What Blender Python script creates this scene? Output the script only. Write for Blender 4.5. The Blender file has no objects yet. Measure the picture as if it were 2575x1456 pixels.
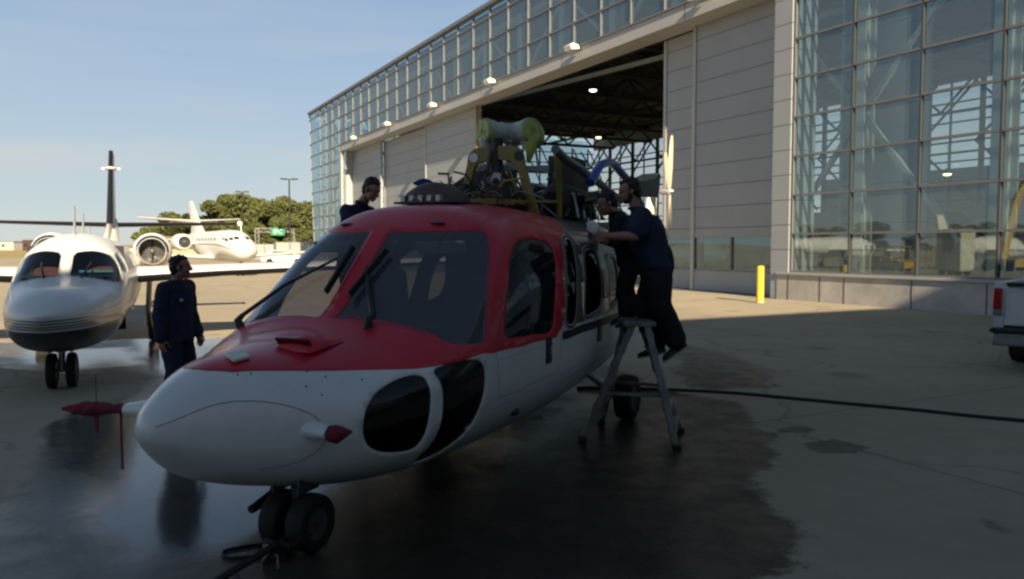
import bpy, bmesh, math, random
from mathutils import Vector, Matrix, noise, geometry
import numpy as np
random.seed(7)
PI=math.pi; R=math.radians
sc=bpy.context.scene; COL=sc.collection
# ------------------------------------------------------------------ camera, sky, sun, exposure
CAMH=1.85; PITCH=math.atan(110/2000.)
cd=bpy.data.cameras.new('camera'); cam=bpy.data.objects.new('camera',cd); COL.objects.link(cam)
cd.sensor_width=36; cd.lens=36*2000/2575.; cd.clip_start=0.05; cd.clip_end=6000
cam.location=(0,0,CAMH); cam.rotation_euler=(PI/2-PITCH,0,0); sc.camera=cam
WALL=R(-27.81); SUN_EL=R(25.3)
dv=Vector((math.sin(WALL),math.cos(WALL),0)); ev=Vector((dv.y,-dv.x,0))      # along the hangar front / into the hangar
ray_h=dv*math.cos(R(10))+ev*math.sin(R(10))
to_sun=Vector((-ray_h.x*math.cos(SUN_EL),-ray_h.y*math.cos(SUN_EL),math.sin(SUN_EL)))
w=bpy.data.worlds.new("World"); sc.world=w; w.use_nodes=True
nt=w.node_tree; nt.nodes.clear()
def wn(t,**k):
    n=nt.nodes.new(t)
    for a,b in k.items(): setattr(n,a,b)
    return n
out=wn('ShaderNodeOutputWorld'); bg=wn('ShaderNodeBackground'); sky=wn('ShaderNodeTexSky')
sky.sky_type='NISHITA'; sky.sun_disc=False; sky.sun_elevation=SUN_EL; sky.sun_rotation=math.atan2(to_sun.x,to_sun.y)
sky.air_density=1.0; sky.dust_density=1.0; sky.ozone_density=3.0
tc=wn('ShaderNodeTexCoord'); mp=wn('ShaderNodeMapping'); mp.inputs['Scale'].default_value=(1.2,1.2,11)
ns=wn('ShaderNodeTexNoise'); ns.inputs['Scale'].default_value=2.2; ns.inputs['Detail'].default_value=7
cr=wn('ShaderNodeValToRGB'); cr.color_ramp.elements[0].position=.44; cr.color_ramp.elements[0].color=(0,0,0,1)
cr.color_ramp.elements[1].position=.80; cr.color_ramp.elements[1].color=(.6,.6,.6,1)
sx=wn('ShaderNodeSeparateXYZ'); mr=wn('ShaderNodeMapRange'); mr.inputs[1].default_value=.36; mr.inputs[2].default_value=.10
mu=wn('ShaderNodeMath',operation='MULTIPLY'); mx=wn('ShaderNodeMix',data_type='RGBA')
mx.inputs[7].default_value=(6.2,6.0,5.8,1)
L=nt.links.new
L(tc.outputs['Generated'],mp.inputs[0]); L(mp.outputs[0],ns.inputs['Vector']); L(ns.outputs[0],cr.inputs[0])
L(tc.outputs['Generated'],sx.inputs[0]); L(sx.outputs['Z'],mr.inputs[0]); L(cr.outputs[0],mu.inputs[0]); L(mr.outputs[0],mu.inputs[1])
hz=wn('ShaderNodeValToRGB'); hz.color_ramp.elements[0].position=0; hz.color_ramp.elements[0].color=(.58,.63,.60,1); hz.color_ramp.elements[1].position=.75; hz.color_ramp.elements[1].color=(.075,.105,.145,1)
for p_,c_ in ((.07,(.46,.56,.61)),(.16,(.38,.49,.61)),(.32,(.25,.375,.55)),(.45,(.13,.20,.30))): e_=hz.color_ramp.elements.new(p_); e_.color=c_+(1,)
L(sx.outputs['Z'],hz.inputs[0]); sca=wn('ShaderNodeVectorMath',operation='SCALE'); sca.inputs['Scale'].default_value=10.3; L(hz.outputs[0],sca.inputs[0])
fz=wn('ShaderNodeMapRange'); fz.inputs[1].default_value=.15; fz.inputs[2].default_value=.75; fz.inputs[3].default_value=.95; fz.inputs[4].default_value=.7; L(sx.outputs['Z'],fz.inputs[0])
mz=wn('ShaderNodeMix',data_type='RGBA'); L(fz.outputs[0],mz.inputs[0]); L(sky.outputs[0],mz.inputs[6]); L(sca.outputs[0],mz.inputs[7])
L(mu.outputs[0],mx.inputs[0]); L(mz.outputs[2],mx.inputs[6]); L(mx.outputs[2],bg.inputs[0]); L(bg.outputs[0],out.inputs[0])
bg.inputs[1].default_value=0.05
sl=bpy.data.lights.new('sun','SUN'); sl.energy=5.0; sl.angle=R(.5); sl.color=(1,.82,.56)
so=bpy.data.objects.new('sun',sl); COL.objects.link(so); so.rotation_euler=to_sun.to_track_quat('Z','Y').to_euler(); so.location=to_sun*60
sc.view_settings.view_transform='Standard'; sc.view_settings.look='None'; sc.view_settings.exposure=1.15; sc.view_settings.gamma=1
sc.render.engine='CYCLES'; sc.cycles.max_bounces=8; sc.cycles.transparent_max_bounces=16; sc.cycles.filter_width=2.4

# ------------------------------------------------------------------ pixel rays (photo measured at 2575 px wide)
CX,CY,F=1287.5,728.,2000.
def ray(x,y):
    a=(x-CX)/F;b=(CY-y)/F
    return Vector((a,math.cos(PITCH)+b*math.sin(PITCH),-math.sin(PITCH)+b*math.cos(PITCH)))
CAM=Vector((0,0,CAMH))
def gp(x,y,z=0):
    r=ray(x,y); return CAM+r*((z-CAMH)/r.z)
def at(x,y,D):
    r=ray(x,y); return CAM+r*(D/r.y)
# ------------------------------------------------------------------ materials
MATS={}
def mat(name,col,rough=.5,metal=0,bump=0,bscale=20,var=0,vscale=3,coat=0,spec=.5,emit=None,dirt=None,alpha=1):
    if name in MATS: return MATS[name]
    m=bpy.data.materials.new(name); m.use_nodes=True; t=m.node_tree; p=t.nodes['Principled BSDF']
    c=tuple(col)+(1,); p.inputs['Base Color'].default_value=c; p.inputs['Roughness'].default_value=rough
    p.inputs['Metallic'].default_value=metal; p.inputs['Coat Weight'].default_value=coat; p.inputs['Coat Roughness'].default_value=.05
    p.inputs['Specular IOR Level'].default_value=spec
    if emit: p.inputs['Emission Color'].default_value=tuple(emit[0])+(1,); p.inputs['Emission Strength'].default_value=emit[1]
    tcn=t.nodes.new('ShaderNodeTexCoord')
    if var or dirt:
        n=t.nodes.new('ShaderNodeTexNoise'); n.inputs['Scale'].default_value=vscale; n.inputs['Detail'].default_value=6; n.inputs['Roughness'].default_value=.65
        t.links.new(tcn.outputs['Object'],n.inputs['Vector'])
        r=t.nodes.new('ShaderNodeValToRGB'); r.color_ramp.elements[0].position=.3; r.color_ramp.elements[1].position=.7
        d=dirt if dirt else tuple(x*(1-var) for x in col)
        r.color_ramp.elements[0].color=tuple(d)+(1,); r.color_ramp.elements[1].color=tuple(min(1,x*(1+var)) for x in col)+(1,)
        t.links.new(n.outputs[0],r.inputs[0]); t.links.new(r.outputs[0],p.inputs['Base Color'])
        mr=t.nodes.new('ShaderNodeMapRange'); mr.inputs[3].default_value=rough*1.25; mr.inputs[4].default_value=rough*.8
        t.links.new(n.outputs[0],mr.inputs[0]); t.links.new(mr.outputs[0],p.inputs['Roughness'])
    if bump:
        n=t.nodes.new('ShaderNodeTexNoise'); n.inputs['Scale'].default_value=bscale; n.inputs['Detail'].default_value=4
        b=t.nodes.new('ShaderNodeBump'); b.inputs['Strength'].default_value=bump; b.inputs['Distance'].default_value=.02
        t.links.new(tcn.outputs['Object'],n.inputs['Vector']); t.links.new(n.outputs[0],b.inputs['Height']); t.links.new(b.outputs[0],p.inputs['Normal'])
    MATS[name]=m; return m
def glass(name,tint,refl=1.0,rough=.02,ior=1.5,gcol=(1,1,1),bump=0,haze=0,haze_col=(.35,.35,.42)):
    m=bpy.data.materials.new(name); m.use_nodes=True; t=m.node_tree; t.nodes.clear()
    o=t.nodes.new('ShaderNodeOutputMaterial'); mixn=t.nodes.new('ShaderNodeMixShader'); tr=t.nodes.new('ShaderNodeBsdfTransparent'); gl=t.nodes.new('ShaderNodeBsdfGlossy')
    fr=t.nodes.new('ShaderNodeLayerWeight'); fr.inputs[0].default_value=.5; pw=t.nodes.new('ShaderNodeMath'); pw.operation='POWER'; pw.inputs[1].default_value=5; ml=t.nodes.new('ShaderNodeMath'); ml.operation='MULTIPLY_ADD'; ml.inputs[1].default_value=.9*min(refl,1); ml.inputs[2].default_value=.04*refl; ml.use_clamp=True; t.links.new(fr.outputs['Facing'],pw.inputs[0])
    tr.inputs[0].default_value=tuple(tint)+(1,); gl.inputs[0].default_value=tuple(gcol)+(1,); gl.inputs['Roughness'].default_value=rough
    t.links.new(pw.outputs[0],ml.inputs[0]); t.links.new(ml.outputs[0],mixn.inputs[0]); t.links.new(tr.outputs[0],mixn.inputs[1]); t.links.new(gl.outputs[0],mixn.inputs[2]); df=t.nodes.new('ShaderNodeBsdfDiffuse'); df.inputs[0].default_value=tuple(haze_col)+(1,); md=t.nodes.new('ShaderNodeMixShader'); md.inputs[0].default_value=haze; t.links.new(mixn.outputs[0],md.inputs[1]); t.links.new(df.outputs[0],md.inputs[2]); t.links.new((md if haze else mixn).outputs[0],o.inputs[0])  # diffuse veil in the glass colour stands in for sky sheen and interior light
    if bump:
        tcn=t.nodes.new('ShaderNodeTexCoord'); n=t.nodes.new('ShaderNodeTexNoise'); n.inputs['Scale'].default_value=.9; b=t.nodes.new('ShaderNodeBump'); b.inputs['Strength'].default_value=bump; b.inputs['Distance'].default_value=.02
        t.links.new(tcn.outputs['Object'],n.inputs['Vector']); t.links.new(n.outputs[0],b.inputs['Height']); t.links.new(b.outputs[0],gl.inputs['Normal'])
    MATS[name]=m; return m
def layered(name,lo,hi,rough,freq,width=.04,axis='Z',var=.06,metal=0):
    """panel cladding: thin dark horizontal joints at a regular pitch, slight tone per panel"""
    m=bpy.data.materials.new(name); m.use_nodes=True; t=m.node_tree; p=t.nodes['Principled BSDF']; Lk=t.links.new
    tcn=t.nodes.new('ShaderNodeTexCoord'); s=t.nodes.new('ShaderNodeSeparateXYZ'); Lk(tcn.outputs['Object'],s.inputs[0])
    a=t.nodes.new('ShaderNodeMath'); a.operation='DIVIDE'; a.inputs[1].default_value=freq; Lk(s.outputs[axis],a.inputs[0])
    f=t.nodes.new('ShaderNodeMath'); f.operation='FRACT'; Lk(a.outputs[0],f.inputs[0])
    l=t.nodes.new('ShaderNodeMath'); l.operation='LESS_THAN'; l.inputs[1].default_value=width; Lk(f.outputs[0],l.inputs[0])
    n=t.nodes.new('ShaderNodeTexNoise'); n.inputs['Scale'].default_value=.7; n.inputs['Detail'].default_value=6; Lk(tcn.outputs['Object'],n.inputs['Vector'])
    mr=t.nodes.new('ShaderNodeMapRange'); mr.inputs[3].default_value=1-var*2; mr.inputs[4].default_value=1+var*2; Lk(n.outputs[0],mr.inputs[0])
    mx=t.nodes.new('ShaderNodeMix'); mx.data_type='RGBA'; mx.inputs[6].default_value=tuple(hi)+(1,); mx.inputs[7].default_value=tuple(lo)+(1,); Lk(l.outputs[0],mx.inputs[0])
    vm=t.nodes.new('ShaderNodeVectorMath'); vm.operation='SCALE'; Lk(mx.outputs[2],vm.inputs[0]); Lk(mr.outputs[0],vm.inputs['Scale']); Lk(vm.outputs[0],p.inputs['Base Color'])
    b=t.nodes.new('ShaderNodeBump'); b.invert=True; b.inputs['Distance'].default_value=.02; b.inputs['Strength'].default_value=.6; Lk(l.outputs[0],b.inputs['Height']); Lk(b.outputs[0],p.inputs['Normal'])
    p.inputs['Roughness'].default_value=rough; p.inputs['Metallic'].default_value=metal
    MATS[name]=m; return m
RED=mat('red_paint',(.54,.005,.026),.40,coat=.2,var=.05,vscale=2)
WHITE=mat('white_paint',(.70,.71,.70),.34,coat=.35,var=.09,vscale=2.2,bump=.02,bscale=3)
JWHITE=mat('jet_white',(.78,.77,.74),.38,coat=.2,var=.04)
LGREY=mat('light_grey_paint',(.42,.44,.44),.35,coat=.3,var=.06)
DGREY=mat('dark_grey_paint',(.07,.08,.085),.3,coat=.4,var=.1)
BLACK=mat('black_rubber',(.012,.012,.012),.6,bump=.1)
BLK2=mat('black_metal',(.018,.018,.02),.45,var=.2)
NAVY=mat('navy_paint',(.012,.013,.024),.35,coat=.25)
BLUE=mat('blue_cowling',(.02,.055,.34),.35,coat=.3,var=.1)
CHROM=mat('zinc_yellow',(.27,.19,.035),.5,var=.2,vscale=8)
YTAPE=mat('yellow_tape',(.46,.52,.11),.5,bump=.3,bscale=40,var=.15,vscale=10)
WRAP=mat('plastic_wrap',(.47,.49,.46),.35,bump=.6,bscale=25,var=.1,vscale=10)
STEEL=mat('steel',(.35,.35,.36),.35,metal=.8,var=.15,vscale=8)
LAD=mat('worn_ladder_metal',(.20,.20,.19),.55,metal=.3,bump=.15,bscale=40,var=.35,vscale=9)
ALU=mat('aluminium',(.45,.45,.45),.4,metal=.6,bump=.1,bscale=50,var=.15,vscale=12)
BROWN=mat('brown_cover',(.10,.055,.045),.5,var=.25,vscale=8)
SHEET=mat('grime',(.03,.026,.022),.6,var=.4,vscale=14,bump=.3)
MAROON=mat('maroon_cloth',(.16,.012,.03),.85,bump=.5,bscale=30,var=.2)
RUB=mat('tyre',(.008,.008,.008),.75,bump=.2,bscale=60)
SKIN=mat('skin',(.30,.155,.10),.5,var=.08,vscale=20)
HAIR=mat('hair',(.012,.009,.008),.55,bump=.6,bscale=80)
NCLOTH=mat('navy_cloth',(.014,.018,.048),.85,bump=.4,bscale=18,var=.2)
NTEE=mat('navy_tee',(.012,.022,.05),.85,bump=.4,bscale=18,var=.2)
BCLOTH=mat('black_cloth',(.008,.009,.011),.9,bump=.4,bscale=18,var=.2)
SHOE=mat('shoe',(.03,.03,.032),.6,var=.3,vscale=30); SOLE=mat('sole',(.40,.40,.40),.7)
YEL=mat('yellow_paint',(.72,.50,.04),.5,var=.12,vscale=6)
CONC=mat('wall_concrete',(.46,.45,.43),.85,bump=.25,bscale=14,dirt=(.31,.30,.28),vscale=1.3)
MULD=mat('dark_mullion',(.05,.055,.06),.5)
HFRAME=mat('hangar_frame',(.185,.185,.19),.5,metal=.3,var=.05)
HSTEEL=mat('hangar_steel',(.34,.36,.36),.6,var=.06)
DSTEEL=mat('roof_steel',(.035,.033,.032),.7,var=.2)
FASC=mat('fascia_cladding',(.36,.365,.37),.5,var=.05,vscale=.6)
CLAD=layered('door_cladding',(.10,.105,.11),(.285,.31,.335),.55,.85,.035)
CLAD2=layered('far_cladding',(.16,.16,.16),(.46,.48,.48),.6,1.3,.03)
GFAC=glass('facade_glass',(.66,.79,.80),3.6,.015,1.5,(.82,.95,1),bump=.03,haze=.15,haze_col=(.30,.37,.37))
GWIN=glass('windscreen_glass',(.50,.51,.54),2.0,.03,1.5,(.88,.92,1),haze=.13,haze_col=(.33,.35,.37))
GDOOR=glass('door_glass',(.13,.13,.13),1.2,.05,1.5,(.9,.95,1),haze=.03)
GDARK=glass('smoked_glass',(.10,.11,.12),1.0,.05,1.45)
GJET=glass('jet_glass',(.55,.6,.6),1.6,.02)
GFAR=glass('far_glass',(.97,.96,.93),1.0,haze=.05)
LAMP=mat('lit_lamp',(.9,.85,.7),.4,emit=((1,.72,.42),2.2)); LAMP2=mat('lit_lamp_green',(.8,.9,.8),.4,emit=((.8,1,.85),2.0))
# ------------------------------------------------------------------ helpers
class MB:
    def __init__(s): s.v=[];s.f=[];s.m=[]
    def add(s,vs,fs,mi=0):
        o=len(s.v); s.v+=[Vector(v) for v in vs]; s.f+=[tuple(i+o for i in f) for f in fs]; s.m+=[mi]*len(fs); return s
    def box(s,c,sz,M=None,mi=0):
        x,y,z=[a/2 for a in sz]; c=Vector(c)
        vs=[Vector((a*x,b*y,d*z)) for a in(-1,1) for b in(-1,1) for d in(-1,1)]
        vs=[(M@v if M else v)+c for v in vs]
        return s.add(vs,[(0,1,3,2),(4,6,7,5),(0,4,5,1),(2,3,7,6),(0,2,6,4),(1,5,7,3)],mi)
    def bar(s,a,b,wd,ht,mi=0,up=Vector((0,0,1))):
        a=Vector(a);b=Vector(b);d=(b-a).normalized(); u=up-d*d.dot(up)
        if u.length<.01: u=Vector((1,0,0))-d*d.x
        u.normalize(); r=d.cross(u)
        vs=[p+r*i*wd/2+u*j*ht/2 for p in(a,b) for i in(-1,1) for j in(-1,1)]
        return s.add(vs,[(0,1,3,2),(4,6,7,5),(0,4,5,1),(2,3,7,6),(0,2,6,4),(1,5,7,3)],mi)
    def tube(s,path,r,n=10,mi=0,cap=True,flat=1.0):
        path=[Vector(p) for p in path]; rs=r if isinstance(r,(list,tuple)) else [r]*len(path)
        o=len(s.v); pu=None
        for i,p in enumerate(path):
            d=(path[min(i+1,len(path)-1)]-path[max(i-1,0)]).normalized()
            if pu is None:
                u=Vector((0,0,1)) if abs(d.z)<.9 else Vector((1,0,0))
            else: u=pu
            u=(u-d*d.dot(u)).normalized(); pu=u; q=d.cross(u)
            for k in range(n):
                a=2*PI*k/n; s.v.append(p+(q*math.cos(a)+u*math.sin(a)*flat)*rs[i])
        for i in range(len(path)-1):
            for k in range(n):
                s.f.append((o+i*n+k,o+i*n+(k+1)%n,o+(i+1)*n+(k+1)%n,o+(i+1)*n+k)); s.m.append(mi)
        if cap:
            s.f.append(tuple(o+k for k in range(n))[::-1]); s.f.append(tuple(o+(len(path)-1)*n+k for k in range(n))); s.m+=[mi,mi]
        return s
    def ell(s,c,r,M=None,n=16,m=10,mi=0,fn=None):
        c=Vector(c); vs=[];fs=[]
        for i in range(m+1):
            th=PI*i/m
            for k in range(n):
                a=2*PI*k/n; v=Vector((math.sin(th)*math.cos(a)*r[0],math.sin(th)*math.sin(a)*r[1],math.cos(th)*r[2]))
                if fn: v=fn(v)
                vs.append((M@v if M else v)+c)
        for i in range(m):
            for k in range(n): fs.append((i*n+k,(i+1)*n+k,(i+1)*n+(k+1)%n,i*n+(k+1)%n))
        return s.add(vs,fs,mi)
    def prism(s,poly,o,ax,ay,th,mi=0):
        """flat polygon (2D) in plane o+ax*x+ay*y given thickness th along the normal (centred)"""
        ax=Vector(ax);ay=Vector(ay);n=ax.cross(ay).normalized(); o=Vector(o); N=len(poly)
        vs=[o+ax*x+ay*y+n*k*th/2 for k in(-1,1) for x,y in poly]
        return s.add(vs,[tuple(range(N))[::-1],tuple(range(N,2*N))]+[(i,(i+1)%N,N+(i+1)%N,N+i) for i in range(N)],mi)
    def loft(s,rings,cap=True,mi=0,closed=True):
        o=len(s.v);n=len(rings[0])
        for r in rings: s.v+=[Vector(v) for v in r]
        for i in range(len(rings)-1):
            for k in range(n if closed else n-1): s.f.append((o+i*n+k,o+i*n+(k+1)%n,o+(i+1)*n+(k+1)%n,o+(i+1)*n+k)); s.m.append(mi)
        if cap: s.f.append(tuple(o+k for k in range(n))[::-1]); s.f.append(tuple(o+(len(rings)-1)*n+k for k in range(n))); s.m+=[mi,mi]
        return s
    def mesh(s,name,mats,smooth=None):
        me=bpy.data.meshes.new(name); me.from_pydata([tuple(v) for v in s.v],[],s.f)
        for m in (mats if isinstance(mats,(list,tuple)) else [mats]): me.materials.append(m)
        me.polygons.foreach_set('material_index',s.m)
        bm=bmesh.new(); bm.from_mesh(me); bmesh.ops.remove_doubles(bm,verts=bm.verts,dist=1e-5); bmesh.ops.recalc_face_normals(bm,faces=bm.faces); bm.to_mesh(me); bm.free()
        if smooth is not None:
            me.polygons.foreach_set('use_smooth',[True]*len(me.polygons))
            if smooth<180: me.set_sharp_from_angle(angle=R(smooth))
        me.update(); return me
    def build(s,name,mats,parent=None,smooth=35,bevel=0):
        o=bpy.data.objects.new(name,s.mesh(name,mats,smooth)); COL.objects.link(o)
        if parent: o.parent=parent
        if bevel:
            b=o.modifiers.new('bevel','BEVEL'); b.width=bevel; b.segments=2; b.limit_method='ANGLE'; b.angle_limit=R(40)
        return o
def tag(o,label=None,cat=None,group=None,kind=None):
    for k,v in (('label',label),('category',cat),('group',group),('kind',kind)):
        if v: o[k]=v
    return o
def thing(name,label,cat,loc=(0,0,0),rz=0,group=None):
    o=bpy.data.objects.new(name,None); COL.objects.link(o); o.empty_display_size=.2; o.location=loc; o.rotation_euler=(0,0,rz); return tag(o,label,cat,group)
def copy_tree(o,parent=None):
    c=o.copy(); COL.objects.link(c)
    if parent: c.parent=parent
    for ch in list(o.children): copy_tree(ch,c)
    return c
def arc(c,r,a0,a1,n):
    return [(c[0]+r*math.cos(a0+(a1-a0)*i/n),c[1]+r*math.sin(a0+(a1-a0)*i/n)) for i in range(n+1)]
def bake(mb,name,mats,parent,voxel=None,smooth=3,disp=0,dscale=6,seed=0):
    """union of overlapping shapes -> one continuous surface"""
    o=bpy.data.objects.new(name,mb.mesh(name,mats)); COL.objects.link(o)
    m=o.modifiers.new('r','REMESH'); m.mode='VOXEL'; m.voxel_size=voxel
    if smooth: k=o.modifiers.new('s','SMOOTH'); k.iterations=smooth; k.factor=.5
    dg=bpy.context.evaluated_depsgraph_get(); me=bpy.data.meshes.new_from_object(o.evaluated_get(dg)); o.modifiers.clear(); old=o.data; o.data=me; bpy.data.meshes.remove(old)
    me.name=name
    if not me.materials: me.materials.append(mats if not isinstance(mats,(list,tuple)) else mats[0])
    if disp:
        for v in me.vertices:
            q=v.co*dscale+Vector((seed,0,0)); n=noise.noise(Vector((q.x,q.y,q.z*.55)))+.5*noise.noise(q*2.3)
            v.co+=v.normal*n*disp
    me.polygons.foreach_set('use_smooth',[True]*len(me.polygons)); me.update()
    o.parent=parent; return o

# ------------------------------------------------------------------ hull: lofted body in (station, angle) space, outlines cut by triangulation
class Hull:
    def __init__(s,KS,T,L0=1.1,p=2.3): s.KS=KS; s.T=T; s.L0=L0; s.p=p; s.sl=[s.slopes(t) for t in T]
    def slopes(s,v):
        k=s.KS;n=len(v);dy=[(v[i+1]-v[i])/(k[i+1]-k[i]) for i in range(n-1)]
        return [dy[0]]+[2*dy[i]*dy[i-1]/(dy[i]+dy[i-1]) if dy[i]*dy[i-1]>0 else 0 for i in range(1,n-1)]+[dy[-1]]
    def ev(s,x):
        k=s.KS;x=min(max(x,k[0]),k[-1]);i=0
        while i<len(k)-2 and x>k[i+1]: i+=1
        d=k[i+1]-k[i];t=(x-k[i])/d;h=(2*t**3-3*t*t+1,(t**3-2*t*t+t)*d,-2*t**3+3*t*t,(t**3-t*t)*d)
        return [h[0]*v[i]+h[1]*m[i]+h[2]*v[i+1]+h[3]*m[i+1] for v,m in zip(s.T,s.sl)]
    def raw(s,st,v):
        w,zt,zb,zm,nu,nl=s.ev(st); q=min(max(st/s.L0,0),1);g=(1-(1-q)**s.p)**(1/s.p)
        a=v*2*PI;c,sn=math.cos(a),math.sin(a);n=nu if sn>=0 else nl
        r=(abs(c)**n+abs(sn)**n)**(-1/n); return Vector((st,-w*g*c*r,zm+((zt-zm) if sn>=0 else (zm-zb))*g*sn*r))
    def p3(s,st,v,off=0):
        p=s.raw(st,v)
        if off:
            a=s.raw(st+.01,v)-s.raw(max(st-.01,.0),v); b=s.raw(st,v+.004)-s.raw(st,v-.004); n=a.cross(b)
            if n.length<1e-9: return p
            n.normalize(); w_,zt,zb,zm=s.ev(st)[:4]
            if n.dot(p-Vector((st,0,zm)))<0: n=-n
            p=p+n*off
        return p
    def build(s,smax,nu,nv,regions):
        """regions: list of (key, loop in (s,v)); faces are keyed by the last region holding them"""
        U=lambda st: math.sqrt(max(st,0))
        pts=[];umax=U(smax)
        for i in range(nu+1):
            for j in range(nv+1): pts.append((umax*i/nu,(-.25+j/nv)*2.2))
        edges=[]; loops=[]
        for key,lp in regions:
            q=[]; N=len(lp)
            for i in range(N):
                a,b=lp[i],lp[(i+1)%N]; m=max(1,int(max(abs(U(a[0])-U(b[0]))/.03,abs(a[1]-b[1])/.012)))
                for k in range(m): t=k/m; q.append((U(a[0]+(b[0]-a[0])*t),(a[1]+(b[1]-a[1])*t)*2.2))
            o=len(pts); pts+=q; edges+=[(o+i,o+(i+1)%len(q)) for i in range(len(q))]; loops.append((key,q))
        r=geometry.delaunay_2d_cdt([Vector(p) for p in pts],edges,[],0,1e-5)
        V=[tuple(v) for v in r[0]]; Fc=r[2]; C=np.array([[sum(V[i][0] for i in f)/len(f),sum(V[i][1] for i in f)/len(f)] for f in Fc])
        key=np.array(['base']*len(Fc),dtype=object)
        for k,q in loops:
            ins=np.zeros(len(Fc),bool); x,y=C[:,0],C[:,1]
            for i in range(len(q)):
                (x1,y1),(x2,y2)=q[i],q[(i+1)%len(q)]
                c=((y1>y)!=(y2>y))
                if y1!=y2: ins^=c&(x<(x2-x1)*(y-y1)/(y2-y1)+x1)
            key[ins]=k
        s.V=[(v[0]**2,v[1]/2.2) for v in V]; s.F=Fc; s.key=key; return s
    def part(s,keys,name,mats,parent,off=0,matidx=None,solid=0,smooth=60):
        mb=MB(); idx={}
        for f,k in zip(s.F,s.key):
            if k not in keys: continue
            ff=[]
            for i in f:
                if i not in idx: idx[i]=len(mb.v); mb.v.append(s.p3(s.V[i][0],s.V[i][1],off))
                ff.append(idx[i])
            mb.f.append(tuple(ff)); mb.m.append(matidx.get(k,0) if matidx else 0)
        # weld only, drop slivers
        o=mb.build(name,mats,parent,smooth)
        bm=bmesh.new(); bm.from_mesh(o.data); bmesh.ops.dissolve_degenerate(bm,edges=bm.edges,dist=1e-5); bm.to_mesh(o.data); bm.free()
        if solid: m=o.modifiers.new('thick','SOLIDIFY'); m.thickness=solid; m.offset=-1
        return o
    def ribbon(s,mb,loop,wd,off,closed=True,mi=0):
        P=[s.p3(a,b,off) for a,b in loop]; n=len(P); o=len(mb.v)
        for i in range(n):
            a=P[(i-1)%n] if closed or i>0 else P[i]; b=P[(i+1)%n] if closed or i<n-1 else P[i]
            d=(b-a).normalized(); st,v=loop[i]; nn=(s.p3(st,v,.02)-s.p3(st,v,.001)).normalized(); q=d.cross(nn).normalized()
            mb.v+=[P[i]+q*wd/2,P[i]-q*wd/2]
        for i in range(n if closed else n-1):
            j=(i+1)%n; mb.f.append((o+2*i,o+2*i+1,o+2*j+1,o+2*j)); mb.m.append(mi)
        return mb
def chaikin(lp,k=2,r=.07):
    for j in range(k):
        q=[]
        for i in range(len(lp)):
            a,b=lp[i],lp[(i+1)%len(lp)]; d=math.hypot(a[0]-b[0],(a[1]-b[1])*7)+1e-9; c=min(.25,r/(1+j*1.5)/d); q+=[(a[0]*(1-c)+b[0]*c,a[1]*(1-c)+b[1]*c),(a[0]*c+b[0]*(1-c),a[1]*c+b[1]*(1-c))]
        lp=q
    return lp
def dense(lp,step=.05,closed=True):
    q=[];n=len(lp)
    for i in range(n if closed else n-1):
        a,b=lp[i],lp[(i+1)%n]; m=max(1,int(max(abs(a[0]-b[0])/step,abs(a[1]-b[1])*3/step)))
        q+=[(a[0]+(b[0]-a[0])*k/m,a[1]+(b[1]-a[1])*k/m) for k in range(m)]
    if not closed: q.append(lp[-1])
    return q
def smooth_open(lp,k=2):
    for _ in range(k):
        q=[lp[0]]
        for a,b in zip(lp,lp[1:]): q+=[(a[0]*.75+b[0]*.25,a[1]*.75+b[1]*.25),(a[0]*.25+b[0]*.75,a[1]*.25+b[1]*.75)]
        lp=q+[lp[-1]]
    return lp
def mir(lp): return [(a,.5-b) for a,b in lp][::-1]
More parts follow.
